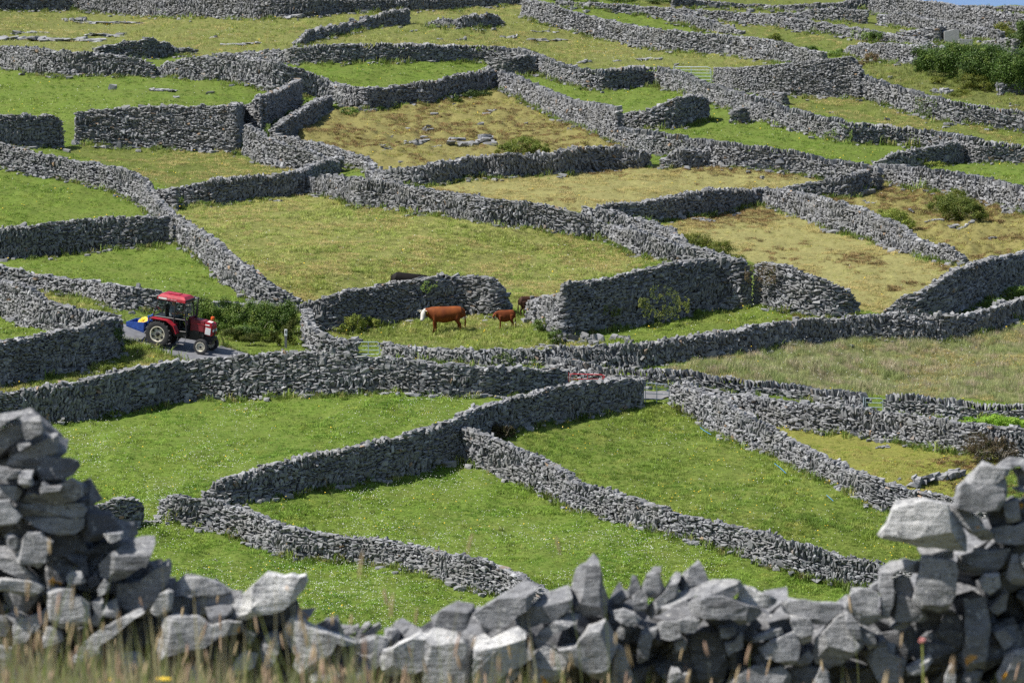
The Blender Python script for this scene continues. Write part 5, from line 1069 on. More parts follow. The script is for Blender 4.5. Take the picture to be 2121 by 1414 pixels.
# tile, distance offset, whiteness, tone, how far the front face sits low (share of height), outline
NS = [
 ('A', .00, .2, .55, .10, [(-160, 190), (0, 165), (240, 130), (440, 70), (455, 95), (400, 150), (120, 260), (0, 360), (-160, 420)], 'slab with orange lichen on its edge, topmost on the left pile'),
 ('A', .05, .3, .55, .00, [(-160, 480), (0, 390), (290, 225), (330, 300), (380, 470), (250, 560), (0, 760), (-160, 780)], None),
 ('A', -.08, .3, .60, .02, [(320, 260), (590, 170), (630, 300), (680, 390), (600, 450), (440, 530), (390, 530), (340, 390)], None),
 ('A', -.02, .3, .60, .1, [(260, 600), (420, 540), (470, 600), (300, 690)], None),
 ('A', .06, .2, .55, -.18, [(90, 930), (150, 800), (400, 660), (780, 450), (850, 440), (855, 700), (760, 790), (560, 840), (300, 930), (130, 950)], 'long slab with a bright orange lichen patch on the left pile'),
 ('A', .02, .0, .25, .05, [(560, 900), (720, 790), (1040, 800), (1150, 850), (1175, 920), (1080, 1040), (950, 1100), (720, 1110), (590, 1110), (540, 980)], None),
 ('A', -.05, .2, .55, .05, [(-120, 930), (100, 940), (310, 980), (300, 1090), (150, 1100), (-120, 1090)], None),
 ('A', -.10, .2, .5, .10, [(290, 1000), (380, 980), (490, 980), (500, 1190), (360, 1230), (290, 1150)], None),
 ('A', .00, .2, .40, -.1, [(280, 1330), (460, 1290), (600, 1330), (820, 1200), (1050, 1085), (1200, 1180), (1220, 1350), (1100, 1430), (900, 1480), (620, 1490), (330, 1500), (260, 1420)], 'broad ledge slab with yellow lichen jutting from the left pile'),
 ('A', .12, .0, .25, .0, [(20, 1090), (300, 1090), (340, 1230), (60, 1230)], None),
 ('A', -.04, .1, .5, .05, [(-60, 1190), (240, 1180), (340, 1290), (270, 1420), (-60, 1400)], None),
 ('A', .10, .0, .3, .05, [(490, 1140), (720, 1170), (730, 1300), (600, 1330), (390, 1300)], None),
 ('A', -.10, .2, .6, .05, [(590, 1260), (630, 1150), (710, 1220), (920, 1215), (850, 1300), (620, 1330)], None),
 ('B', -.06, .3, .6, .0, [(-120, 150), (150, 130), (200, 240), (330, 380), (290, 450), (190, 495), (0, 510), (-120, 510)], None),
 ('B', .02, .3, .45, -.05, [(200, 250), (330, 200), (700, 200), (1000, 185), (1190, 190), (1280, 280), (1230, 400), (980, 400), (560, 410), (330, 390)], None),
 ('B', .03, .2, .45, .05, [(330, 400), (560, 390), (1000, 405), (1240, 420), (1220, 560), (1130, 640), (880, 650), (660, 590), (500, 510)], None),
 ('B', .06, .0, .3, .0, [(1240, 300), (1600, 300), (1700, 430), (1810, 560), (1820, 640), (1600, 660), (1400, 740), (1240, 750), (1190, 620), (1280, 470)], None),
 ('B', -.08, .6, .8, .05, [(1510, 640), (1660, 620), (1810, 600), (1820, 690), (1740, 720), (1640, 760), (1560, 720)], None),
 ('B', -.10, .2, .55, .0, [(330, 700), (420, 600), (600, 620), (660, 700), (780, 750), (690, 1040), (580, 1130), (480, 1080), (270, 1050), (240, 900), (320, 790)], 'pale block with a dot of orange lichen low on the left pile'),
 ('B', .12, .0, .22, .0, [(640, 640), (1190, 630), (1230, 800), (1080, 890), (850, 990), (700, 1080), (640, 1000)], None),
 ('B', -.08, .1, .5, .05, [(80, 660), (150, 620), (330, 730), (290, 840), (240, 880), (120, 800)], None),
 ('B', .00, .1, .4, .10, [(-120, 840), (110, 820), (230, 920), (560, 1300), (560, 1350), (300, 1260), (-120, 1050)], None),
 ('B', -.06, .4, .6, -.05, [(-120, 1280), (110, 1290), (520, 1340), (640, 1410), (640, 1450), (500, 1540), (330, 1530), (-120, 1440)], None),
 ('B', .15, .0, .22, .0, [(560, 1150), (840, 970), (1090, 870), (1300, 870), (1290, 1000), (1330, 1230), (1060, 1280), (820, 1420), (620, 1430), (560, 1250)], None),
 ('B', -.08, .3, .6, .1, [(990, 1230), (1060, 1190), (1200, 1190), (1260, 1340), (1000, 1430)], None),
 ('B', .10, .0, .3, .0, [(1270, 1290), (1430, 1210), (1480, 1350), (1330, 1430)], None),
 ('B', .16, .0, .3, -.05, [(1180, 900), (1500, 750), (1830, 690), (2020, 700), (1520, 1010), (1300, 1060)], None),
 ('D', -.04, .15, .5, .22, [(20, 740), (180, 580), (360, 470), (600, 340), (850, 320), (870, 420), (820, 560), (740, 760), (690, 740), (540, 840), (440, 900), (270, 970), (60, 910)], 'big flat topped block sloping up to the right beside the left pile'),
 ('D', .06, .1, .42, .05, [(310, 1000), (660, 960), (880, 760), (1070, 650), (1100, 740), (1060, 1000), (950, 1120), (800, 1380), (720, 1480), (500, 1500), (330, 1440), (320, 1200)], 'large rounded grey stone rising to a point at its right'),
 ('D', -.08, .2, .5, .05, [(20, 1080), (130, 940), (200, 1010), (180, 1080), (90, 1200), (30, 1180)], None),
 ('D', -.06, .2, .5, .1, [(90, 1330), (300, 1230), (340, 1400), (300, 1500), (90, 1500)], None),
 ('D', -.10, .5, .6, .0, [(790, 1420), (930, 1160), (1060, 1095), (1125, 1130), (1090, 1400), (990, 1490), (890, 1500)], 'narrow pale stone leaning right in the dip of the near wall'),
 ('E', .02, .35, .6, .0, [(380, 250), (550, 110), (720, 130), (1000, 215), (1110, 300), (960, 330), (860, 370), (700, 350), (600, 350), (430, 320)], 'pale cap stone with an orange lichen streak'),
 ('E', .10, .4, .35, .2, [(360, 370), (520, 370), (640, 420), (640, 570), (500, 590), (360, 540)], None),
 ('E', .05, .2, .5, .05, [(620, 400), (860, 300), (1100, 320), (1140, 440), (940, 490), (800, 560), (680, 590), (610, 520)], None),
 ('E', -.06, .95, .75, .06, [(1060, 650), (1130, 420), (1300, 280), (1440, 160), (1540, 75), (1740, 120), (2000, 100), (2020, 190), (1880, 400), (1700, 530), (1480, 560), (1220, 665)], 'big white topped boulder with a dark layered underside'),
 ('E', .08, .0, .25, .0, [(1220, 660), (1480, 560), (1880, 400), (1950, 560), (1860, 630), (1700, 730), (1400, 750)], None),
 ('E', -.08, .0, .35, .1, [(780, 510), (940, 480), (1100, 470), (1125, 560), (960, 690), (880, 720), (830, 620)], None),
 ('E', -.10, .3, .55, .0, [(260, 620), (400, 580), (700, 600), (850, 710), (960, 690), (1060, 650), (1220, 680), (1250, 790), (960, 830), (800, 960), (360, 1050), (230, 1150), (200, 920), (275, 800)], 'broad square pale block low in the middle of the near wall'),
 ('E', .10, .0, .22, .0, [(700, 850), (1250, 790), (1340, 900), (1310, 1080), (1000, 1130), (700, 1050)], None),
 ('F', -.10, .45, .65, .03, [(-90, 620), (0, 450), (110, 430), (330, 560), (560, 640), (750, 700), (980, 800), (940, 830), (700, 800), (570, 1000), (340, 1200), (200, 1290), (60, 1150), (100, 1000), (0, 880), (-90, 760)], 'smooth pale boulder sloping to the right, low in the dip'),
 ('E', -.04, .3, .6, .0, [(1430, 1000), (1500, 830), (1640, 770), (1720, 920), (1660, 1050), (1600, 1180), (1500, 1300)], None),
 ('E', -.10, .4, .65, .05, [(1210, 1060), (1280, 1020), (1420, 1060), (1380, 1200), (1250, 1280), (1100, 1320), (1060, 1290)], None),
 ('E', -.05, .3, .6, .0, [(1240, 770), (1410, 820), (1340, 940), (1290, 900)], None),
 ('E', -.12, .3, .6, .1, [(460, 1430), (660, 1170), (740, 1320), (800, 1480), (500, 1500)], None),
 ('C', -.04, .2, .55, .0, [(190, 600), (280, 390), (380, 440), (620, 360), (720, 240), (750, 480), (640, 530), (480, 680), (340, 880), (210, 870)], None),
 ('C', -.07, .35, .6, .0, [(700, 40), (800, 10), (1080, 10), (1100, 120), (1200, 140), (1320, 250), (1350, 520), (1060, 550), (920, 600), (820, 540), (740, 470)], None),
 ('C', -.08, .4, .65, .0, [(610, 570), (780, 570), (900, 650), (940, 780), (660, 870), (620, 680)], None),
 ('C', -.10, .4, .6, .05, [(1040, 1070), (1250, 780), (1450, 620), (1750, 450), (2000, 330), (2100, 310), (2140, 350), (1980, 450), (1700, 680), (1480, 820), (1500, 1030), (1300, 1120)], 'long diagonal slab with yellow lichen at its upper tip'),
 ('C', -.05, .2, .5, .0, [(1350, 210), (1460, 130), (1520, 180), (1500, 400), (1450, 560), (1370, 560), (1350, 440), (1400, 380)], None),
 ('C', .10, .0, .3, .0, [(1480, 850), (1980, 450), (2220, 420), (2270, 800), (1900, 920), (1500, 1010)], None),
 ('C', -.08, .4, .6, .0, [(1650, 960), (2050, 950), (2150, 1100), (1900, 1300), (1650, 1150)], None),
 ('C', .04, .0, .3, .0, [(-120, 400), (100, 430), (180, 560), (100, 700), (-120, 700)], None),
 ('C', -.06, .2, .4, .0, [(-120, 830), (170, 900), (180, 1250), (-120, 1260)], None),
 ('F', .70, .0, .4, .0, [(390, 580), (540, 450), (650, 480), (700, 540), (560, 640), (450, 650)], None),
 ('F', .66, .2, .45, .15, [(540, 620), (680, 560), (910, 575), (830, 650), (620, 670)], None),
 ('F', .62, .2, .55, .0, [(740, 660), (1010, 550), (1030, 600), (940, 660), (850, 720), (770, 730)], None),
 ('F', .64, .2, .55, .0, [(950, 690), (1100, 530), (1180, 510), (1200, 560), (1100, 620), (1010, 690)], None),
 ('F', .60, .1, .5, .0, [(890, 720), (1060, 690), (1150, 620), (1320, 520), (1350, 590), (1260, 690), (1160, 730), (1000, 750)], None),
 ('F', .50, .3, .55, .0, [(1380, 610), (1560, 600), (1630, 660), (1590, 820), (1420, 880), (1390, 740)], None),
 ('F', .55, .0, .4, .0, [(1620, 730), (1680, 590), (1760, 590), (1810, 660), (1730, 740)], None),
 ('F', .55, .2, .55, .0, [(1780, 660), (2090, 605), (2130, 700), (1850, 740)], None),
 ('F', .05, .6, .65, .0, [(960, 870), (1080, 740), (1250, 700), (1430, 750), (1420, 890), (1290, 970), (1050, 950), (950, 930)], None),
 ('F', -.10, 1.0, .95, .0, [(1360, 930), (1700, 770), (1900, 670), (2050, 700), (2020, 850), (1960, 1050), (1980, 1150), (1700, 1250), (1500, 1300), (1390, 1260), (1310, 1120)], 'brightest white faced stone in the near wall'),
 ('F', .06, .0, .2, .0, [(690, 800), (940, 830), (990, 900), (900, 1120), (800, 1250), (700, 1200), (390, 1220), (520, 1020), (640, 880)], None),
 ('F', -.03, .3, .55, .0, [(990, 1210), (1250, 950), (1350, 1050), (1230, 1260), (1050, 1250)], None),
 ('F', -.12, .5, .65, .0, [(400, 1210), (640, 1190), (780, 1290), (740, 1480), (350, 1480), (280, 1320)], None),
 ('F', -.10, .4, .6, .0, [(790, 1290), (1120, 1230), (1160, 1480), (790, 1480)], None),
 ('G', -.03, .05, .5, .15, [(60, 740), (180, 650), (340, 570), (500, 600), (525, 650), (440, 830), (340, 890), (200, 850), (100, 830)], 'rounded grey cap stone at the right end of the dip'),
 ('G', -.05, .1, .52, .24, [(490, 690), (780, 510), (1030, 360), (1170, 390), (1140, 480), (1090, 620), (960, 690), (850, 800), (640, 890), (600, 840), (560, 750)], 'long flat topped slab tilted up to the right'),
 ('G', -.02, .15, .5, .1, [(940, 730), (1130, 590), (1240, 480), (1490, 410), (1525, 560), (1500, 640), (1330, 760), (1200, 780), (1060, 840), (1000, 860)], None),
 ('G', .03, .1, .5, .0, [(1510, 650), (1490, 470), (1550, 240), (1600, 200), (1660, 170), (1740, 80), (1790, 130), (1830, 370), (1890, 540), (1870, 740), (1820, 700), (1650, 720), (1540, 680)], 'tall pointed upright stone, the highest in the middle'),
 ('G', -.06, .1, .5, .1, [(1100, 1090), (1130, 950), (1230, 830), (1480, 690), (1615, 700), (1540, 780), (1320, 900), (1240, 1000)], None),
 ('G', -.10, .6, .65, .0, [(0, 960), (90, 840), (200, 860), (330, 890), (420, 960), (490, 1080), (495, 1440), (-10, 1440)], None),
 ('G', -.12, .85, .75, .0, [(500, 950), (620, 900), (690, 950), (900, 840), (960, 830), (1040, 880), (1055, 1180), (960, 1240), (850, 1280), (690, 1440), (490, 1440)], 'big whitish upright block below the long tilted slab'),
 ('G', -.08, .4, .55, .0, [(1100, 1150), (1230, 1010), (1450, 1130), (1470, 1250), (1500, 1330), (1220, 1440), (1070, 1320)], None),
 ('G', -.12, .35, .58, .0, [(1370, 1050), (1550, 1020), (1690, 820), (1860, 760), (1930, 850), (1990, 980), (1910, 1150), (1850, 1380), (1720, 1330), (1600, 1240), (1450, 1140)], 'large pale kite shaped stone under the pointed upright'),
 ('G', -.08, .5, .6, .0, [(1960, 970), (2060, 1060), (2110, 1200), (2180, 1440), (1860, 1440), (1880, 1200)], None),
 ('G', .15, .0, .2, .0, [(1360, 1030), (1480, 910), (1650, 910), (1570, 1040)], None),
 ('G', .08, .0, .25, .0, [(1450, 1150), (1640, 1260), (1700, 1330), (1500, 1400)], None),
 ('G', -.14, .4, .6, .0, [(690, 1440), (900, 1240), (985, 1300), (850, 1440)], None),
 ('H', .10, .0, .35, .15, [(230, 530), (340, 450), (425, 460), (415, 530), (270, 600)], None),
 ('H', .02, .0, .45, .0, [(400, 460), (440, 300), (490, 310), (535, 410), (500, 490), (430, 560)], None),
 ('H', .00, .1, .5, .0, [(545, 430), (590, 290), (630, 270), (660, 210), (745, 215), (730, 300), (770, 420), (680, 530), (600, 520), (530, 470)], 'upright grey stone with a notched square top'),
 ('H', -.05, .1, .5, .0, [(440, 520), (520, 450), (600, 500), (590, 660), (460, 660)], None),
 ('H', -.02, .1, .5, .05, [(590, 640), (800, 420), (900, 265), (950, 280), (920, 380), (935, 480), (800, 560), (700, 660), (640, 740), (590, 700)], None),
 ('H', .03, .05, .5, .0, [(905, 390), (980, 270), (1130, 140), (1180, 200), (1240, 370), (1080, 450), (950, 480)], 'smooth pointed upright stone right of the notched one'),
 ('H', -.08, .3, .55, .1, [(650, 690), (830, 560), (920, 490), (1160, 400), (1280, 355), (1560, 355), (1595, 400), (1450, 540), (1300, 520), (1100, 500), (900, 580), (740, 700), (650, 730)], 'long thin wedge slab with a white streak'),
 ('H', -.12, .15, .5, .05, [(1025, 590), (1150, 530), (1300, 505), (1480, 540), (1600, 590), (1770, 640), (1785, 700), (1700, 770), (1550, 800), (1450, 730), (1250, 745), (1150, 725), (1050, 680)], 'wide knobbly lens shaped slab'),
 ('H', -.04, .95, .85, .03, [(1525, 560), (1570, 400), (1700, 420), (1830, 490), (1945, 540), (1930, 590), (1830, 635), (1680, 605)], 'white angular stone on top of the wide lens shaped slab'),
 ('H', -.10, .3, .55, .05, [(255, 670), (360, 645), (470, 690), (535, 750), (450, 810), (350, 805), (275, 750)], None),
 ('H', -.10, .2, .5, .05, [(695, 790), (940, 760), (1050, 710), (1195, 740), (1080, 870), (940, 870), (950, 930), (830, 965), (735, 945)], None),
 ('H', -.05, .1, .45, .05, [(495, 1000), (560, 840), (700, 790), (735, 860), (650, 960), (610, 1160), (500, 1210)], None),
 ('H', -.06, .2, .5, .0, [(885, 1000), (960, 935), (1005, 970), (995, 1060), (890, 1085)], None),
 ('H', .10, .0, .2, .0, [(990, 890), (1330, 790), (1380, 900), (1410, 1300), (1350, 1440), (1150, 1440), (1010, 1000)], None),
 ('H', -.06, .2, .55, .05, [(1335, 830), (1500, 820), (1525, 880), (1440, 940), (1355, 935)], None),
 ('H', -.08, .2, .5, .0, [(1395, 1000), (1500, 980), (1550, 885), (1595, 890), (1585, 1040), (1480, 1085), (1425, 1125)], None),
 ('H', .00, .2, .5, .0, [(265, 870), (320, 805), (395, 860), (340, 975), (300, 955)], None),
 ('H', -.10, .3, .55, .0, [(810, 1440), (850, 1245), (920, 1255), (960, 1320), (1035, 1295), (1055, 1440)], None),
 ('I', -.04, .15, .48, .1, [(285, 590), (370, 530), (700, 575), (900, 585), (945, 640), (860, 690), (740, 805), (640, 795), (400, 690), (320, 665)], 'flat topped slab left of the right pile'),
 ('I', -.06, .4, .58, .0, [(935, 610), (1020, 435), (1170, 440), (1285, 480), (1270, 660), (1335, 720), (1170, 815), (1080, 775), (990, 680)], 'light square stone at the foot of the right pile'),
 ('I', -.06, .9, .8, .0, [(375, 705), (580, 735), (625, 850), (600, 975), (510, 1015), (435, 960), (405, 850)], 'white stone wedged upright among grey ones near the right pile'),
 ('I', .06, .0, .35, .15, [(120, 720), (330, 685), (395, 720), (415, 870), (330, 910), (170, 840)], None),
 ('I', -.08, .3, .6, .05, [(-10, 945), (180, 850), (290, 835), (315, 890), (200, 925), (0, 995)], None),
 ('I', -.10, .2, .55, .0, [(45, 1060), (180, 950), (420, 875), (485, 1010), (430, 1195), (330, 1225), (200, 1150), (130, 1140)], None),
 ('I', -.08, .25, .5, -.12, [(605, 1140), (640, 960), (850, 720), (940, 685), (1010, 800), (1120, 950), (1140, 1020), (900, 1210), (760, 1270), (650, 1210)], 'big split stone with a dark lower half beside the right pile'),
 ('I', -.12, .1, .5, .0, [(925, 660), (1000, 685), (1110, 830), (1120, 965), (1030, 925), (955, 820)], None),
 ('I', -.10, .4, .6, .0, [(1055, 840), (1120, 825), (1240, 900), (1265, 1030), (1190, 1055), (1120, 955)], None),
 ('I', -.12, .2, .5, .0, [(-10, 1230), (100, 1215), (180, 1265), (290, 1225), (385, 1320), (385, 1440), (-300, 1440), (-150, 1330)], None),
 ('I', -.04, .2, .5, .0, [(405, 1220), (570, 1055), (615, 1140), (560, 1210)], None),
 ('I', -.12, .4, .6, .0, [(595, 1440), (700, 1235), (775, 1290), (810, 1440)], None),
 ('I', -.05, .15, .48, .0, [(1115, 1070), (1230, 1045), (1290, 915), (1355, 930), (1375, 1060), (1570, 1160), (1545, 1260), (1490, 1440), (1320, 1440), (1200, 1230)], None),
 ('I', .00, .1, .4, .0, [(15, 1140), (100, 1085), (185, 1180), (185, 1260), (60, 1230)], None),
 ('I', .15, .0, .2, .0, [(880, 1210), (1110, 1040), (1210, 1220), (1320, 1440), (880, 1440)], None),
 ('I', -.02, .1, .4, .0, [(390, 1250), (560, 1200), (690, 1250), (650, 1440), (390, 1440)], None),
 ('K', -.10, .2, .5, .0, [(605, 270), (640, 105), (860, 125), (975, 150), (1005, 250), (965, 500), (890, 640), (810, 675), (620, 625), (545, 560), (595, 330)], 'square upright block with a yellow lichen spot under the great slab'),
 ('K', -.06, .2, .55, .1, [(195, 240), (330, 160), (480, 125), (625, 145), (615, 275), (400, 235), (300, 310), (225, 305)], 'arched stone bridging two uprights of the right pile'),
 ('K', -.10, .1, .55, .0, [(195, 280), (290, 270), (345, 340), (365, 500), (305, 740), (230, 735), (225, 560), (195, 420)], None),
 ('K', -.02, .2, .55, .0, [(345, 350), (440, 285), (515, 320), (550, 420), (545, 515), (440, 485), (365, 465)], None),
 ('K', -.08, .1, .45, .0, [(305, 720), (360, 485), (420, 490), (550, 555), (655, 640), (695, 740), (640, 775), (400, 765)], None),
 ('K', .03, .2, .5, .0, [(95, 415), (200, 355), (205, 475), (150, 450)], None),
 ('K', -.02, .2, .5, .1, [(310, 830), (380, 765), (545, 770), (400, 870)], None),
 ('K', .00, .1, .42, -.1, [(1005, 220), (1020, 100), (1160, 60), (1175, 20), (1340, 45), (1555, 20), (1545, 100), (1430, 225), (1300, 275), (1060, 275)], None),
 ('K', -.06, .4, .6, .0, [(1235, 360), (1280, 285), (1430, 275), (1445, 400), (1340, 485), (1265, 435)], None),
 ('K', -.08, .1, .42, .0, [(1080, 540), (1310, 515), (1345, 800), (1295, 1265), (1085, 1265), (1055, 1150), (1085, 900)], 'tall narrow upright stone low in the right pile'),
 ('K', -.02, .2, .42, .0, [(1335, 640), (1390, 585), (1500, 435), (1535, 480), (1505, 640), (1420, 710)], None),
 ('K', -.04, .2, .45, .0, [(1375, 880), (1480, 845), (1600, 960), (1480, 1060)], None),
 ('K', -.12, .25, .52, .0, [(1405, 1330), (1500, 1115), (1620, 1055), (1800, 1055), (1800, 1440), (1440, 1440)], None),
 ('K', -.06, .2, .5, .0, [(1495, 310), (1540, 175), (1570, 85), (1625, 75), (1645, 180), (1725, 280), (1725, 395), (1560, 375)], None),
 ('K', -.09, .3, .55, .0, [(1635, 120), (1720, 55), (1800, 60), (1800, 250), (1720, 245)], None),
 ('K', .10, .0, .25, .0, [(795, 870), (860, 710), (1055, 710), (1065, 1000), (1000, 1060), (880, 1015)], None),
 ('K', -.06, .3, .5, .1, [(475, 1240), (560, 1195), (730, 1115), (755, 1180), (640, 1315), (500, 1305)], None),
 ('K', -.08, .4, .5, .0, [(875, 1330), (940, 1205), (985, 1240), (965, 1440), (875, 1440)], None),
 ('K', -.05, .1, .4, .0, [(1025, 1400), (1090, 1260), (1285, 1260), (1210, 1440), (1025, 1440)], None),
 ('K', .16, .0, .2, .0, [(480, 900), (680, 700), (800, 750), (800, 930), (700, 1150), (500, 1190)], None),
 ('K', -.04, .2, .5, .1, [(255, 980), (370, 1000), (350, 1105), (265, 1085)], None),
 ('J', -.16, .75, .62, -.05, [(230, 1100), (340, 960), (420, 760), (470, 665), (700, 635), (930, 655), (1130, 685), (1240, 920), (1335, 1010), (1395, 1170), (1385, 1315), (1200, 1305), (960, 1255), (740, 1245), (480, 1165), (300, 1135)], 'great pale slab jutting left from the right pile'),
 ('J', -.04, .4, .55, .0, [(1100, 680), (1350, 765), (1560, 890), (1600, 1000), (1700, 1060), (1700, 1145), (1560, 1165), (1400, 1055), (1250, 925), (1100, 780)], None),
 ('J', -.06, .2, .5, .0, [(1225, 620), (1255, 480), (1340, 415), (1500, 500), (1890, 365), (1910, 480), (1855, 650), (1780, 770), (1640, 785), (1400, 775), (1215, 745)], 'grey block with two orange lichen spots high on the right pile'),
 ('J', -.10, .3, .55, .05, [(1335, 430), (1480, 250), (1590, 145), (1760, 215), (1945, 245), (1905, 330), (1720, 445), (1640, 505), (1400, 495)], 'angular grey stone, topmost on the right pile'),
 ('J', .00, .2, .5, .1, [(1770, 215), (1930, 105), (2121, 115), (2300, 160), (2300, 300), (2120, 265), (2050, 195), (1900, 245)], 'arched stone reaching out of the frame at the top right'),
 ('J', .04, .2, .45, .0, [(1955, 250), (2120, 235), (2300, 300), (2300, 520), (2055, 485), (2035, 360)], None),
 ('J', .06, .0, .3, .0, [(1630, 800), (1850, 670), (1980, 590), (2060, 640), (2300, 560), (2300, 940), (1880, 970), (1700, 1010)], None),
 ('J', -.04, .2, .5, .0, [(1845, 700), (2045, 605), (2065, 905), (1885, 935)], None),
 ('J', -.06, .2, .42, .0, [(1680, 1020), (1900, 975), (2300, 925), (2300, 1215), (1850, 1215), (1735, 1175)], None),
 ('J', .02, .2, .45, .1, [(735, 1265), (930, 1250), (1200, 1290), (1205, 1395), (900, 1400), (785, 1345)], None),
 ('J', .00, .2, .5, .1, [(1970, 505), (2100, 485), (2300, 500), (2300, 560), (1990, 535)], None),
]
def near_stone(spec, i):
    tl, dd, white, tone, low, pts, lab = spec
    rng = np.random.default_rng(7000 + i)
    x0, y0, k = TILES[tl]; P = np.array(pts, float) / k + [x0, y0]
    # rough the outline between the traced corners
    Q = []
    for a, b in zip(P, np.roll(P, -1, 0)):
        n = max(1, int(np.hypot(*(b - a)) / 14)); nv = np.array([-(b - a)[1], (b - a)[0]]) / (np.hypot(*(b - a)) + 1e-6)
        for j in range(n): t = j / n; Q.append(a + (b - a) * t + nv * (rng.normal(0, 1.2) if j else 0))
    Q = np.array(Q); c = Q.mean(0); w, h = np.ptp(Q[:, 0]), np.ptp(Q[:, 1])
    m_ = F / NEARD; D = NEARD + dd * 1.1 + rng.normal(0, .015)
    th = float(np.clip(min(w, h) / m_ * rng.uniform(.75, 1.05), .13, .42))
    tx, ty = rng.normal(-.10, .16), rng.normal(-.16, .14)            # front plane leans back and to the left
    def ring(f, off, d, jit=0.):
        q = c + off + (Q - c) * f + rng.normal(0, jit, Q.shape)
        rx, ry = (q - c)[:, 0] / m_, (q - c)[:, 1] / m_
        y = D + d + (tx * rx + ty * ry if d < 0 else 0 * rx)
        return np.stack([(q[:, 0] - CX) / F * D, y, -(q[:, 1] - YH) / F * D], -1)
    n = len(Q); X2 = (Q[:, 0] - CX) / F * D; Z2 = -(Q[:, 1] - YH) / F * D; cx, cz = X2.mean(), Z2.mean(); X2 = X2 - cx; Z2 = Z2 - cz
    bm = bmesh.new(); h2 = th / 2
    fr = [bm.verts.new((a_, -h2, b_)) for a_, b_ in zip(X2, Z2)]; bk = [bm.verts.new((a_ * .86, h2, b_ * .86)) for a_, b_ in zip(X2, Z2)]
    md = [bm.verts.new((a_, h2 * .25, b_)) for a_, b_ in zip(X2, Z2)]
    bm.faces.new(fr); bm.faces.new(bk[::-1])
    for r0, r1 in ((fr, md), (md, bk)):
        for i_ in range(n): j_ = (i_ + 1) % n; bm.faces.new((r0[i_], r1[i_], r1[j_], r0[j_]))
    bmesh.ops.recalc_face_normals(bm, faces=bm.faces[:])
    # break the front edges along flat fracture planes
    U = rng.uniform
    cuts = [((tx, -1., -ty), -U(.0, .12)), ((U(-.45, .15), -U(.5, .9), 1.), U(.30, .55) if low > .08 else U(.06, .26)), ((U(-.3, .3), -1., -U(.5, 1.1)), U(.30, .5) if low < -.03 else U(.05, .28)),
            ((-1., -U(.5, 1.2), U(-.2, .5)), U(.05, .34)), ((1., -U(.6, 1.4), U(-.4, .4)), U(.03, .24))]
    for _ in range(2): a_ = U(0, 6.28); cuts.append(((math.cos(a_), -U(.7, 1.6), math.sin(a_)), U(.02, .2)))
    for nv_, cf in cuts:
        nv_ = Vector(nv_).normalized(); pr_ = nv_.x * X2 + nv_.z * Z2; sp = pr_.max(); ext = sp - pr_.min()
        xz_ = math.hypot(nv_.x, nv_.z)
        if xz_ > .5: cf = min(cf, .62 * th * abs(nv_.y) / (xz_ * max(ext / xz_, .01)))
        cst = (sp - cf * ext) - nv_.y * h2 if abs(nv_.x) + abs(nv_.z) > .5 else -nv_.y * h2 * (1. + cf) + 0
        bmesh.ops.bisect_plane(bm, geom=bm.verts[:] + bm.edges[:] + bm.faces[:], plane_co=nv_ * cst, plane_no=nv_, clear_outer=True)
        be = [e_ for e_ in bm.edges if e_.is_boundary]
        if be: bmesh.ops.holes_fill(bm, edges=be, sides=0)
    bmesh.ops.triangulate(bm, faces=bm.faces[:])
    for _ in range(3):
        le = [e_ for e_ in bm.edges if e_.calc_length() > .075]
        if not le: break
        bmesh.ops.subdivide_edges(bm, edges=le, cuts=1); bmesh.ops.triangulate(bm, faces=[f_ for f_ in bm.faces if len(f_.verts) > 3])
    bmesh.ops.remove_doubles(bm, verts=bm.verts[:], dist=.002)
    bmesh.ops.recalc_face_normals(bm, faces=bm.faces[:]); bm.normal_update()
    sd = rng.uniform(0, 90)
    co = np.array([v.co[:] for v in bm.verts]); no = np.array([v.normal[:] for v in bm.verts])
    s1 = fbm(co[:, 0] * 10 + sd, co[:, 2] * 12 + co[:, 1] * 8, 61, 3) - .5
    q_ = rng.normal(.25, .4); lay = (co[:, 2] * math.cos(q_) + co[:, 0] * math.sin(q_)) * 22 + co[:, 1] * 4 + sd
    s2 = np.abs((lay + 1.2 * s1) % 1. - .5) - .25
    co += no * (s1 * .014 + s2 * .010)[:, None]
    org = np.array([cx, D, cz])
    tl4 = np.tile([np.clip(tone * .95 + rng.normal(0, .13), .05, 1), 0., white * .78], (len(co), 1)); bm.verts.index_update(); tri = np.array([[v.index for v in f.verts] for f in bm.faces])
    bm.free()
    me = mesh_np('stone', co, tri, tl4, False, [M_NEAR]); me.shade_smooth(); me.set_sharp_from_angle(angle=R(20))
    return me, org, lab, w * h
NW = empty('dry_stone_wall', (0, NEARD, -4.2))
tag(NW, 'rough tumbledown wall of big weathered stones across the bottom of the view, nearest of all', 'wall', 'dry stone field walls')
built = [near_stone(s, i) for i, s in enumerate(NS)]
order = sorted(range(len(built)), key=lambda i: -built[i][3]); small = []
for r_, i in enumerate(order):
    me, org, lab, ar = built[i]
    if r_ < 99 or lab:
        o = link('stone', me, NW); o.location = Vector(org) - NW.location
        if lab: o['label'] = lab
    else: small.append((me, org))
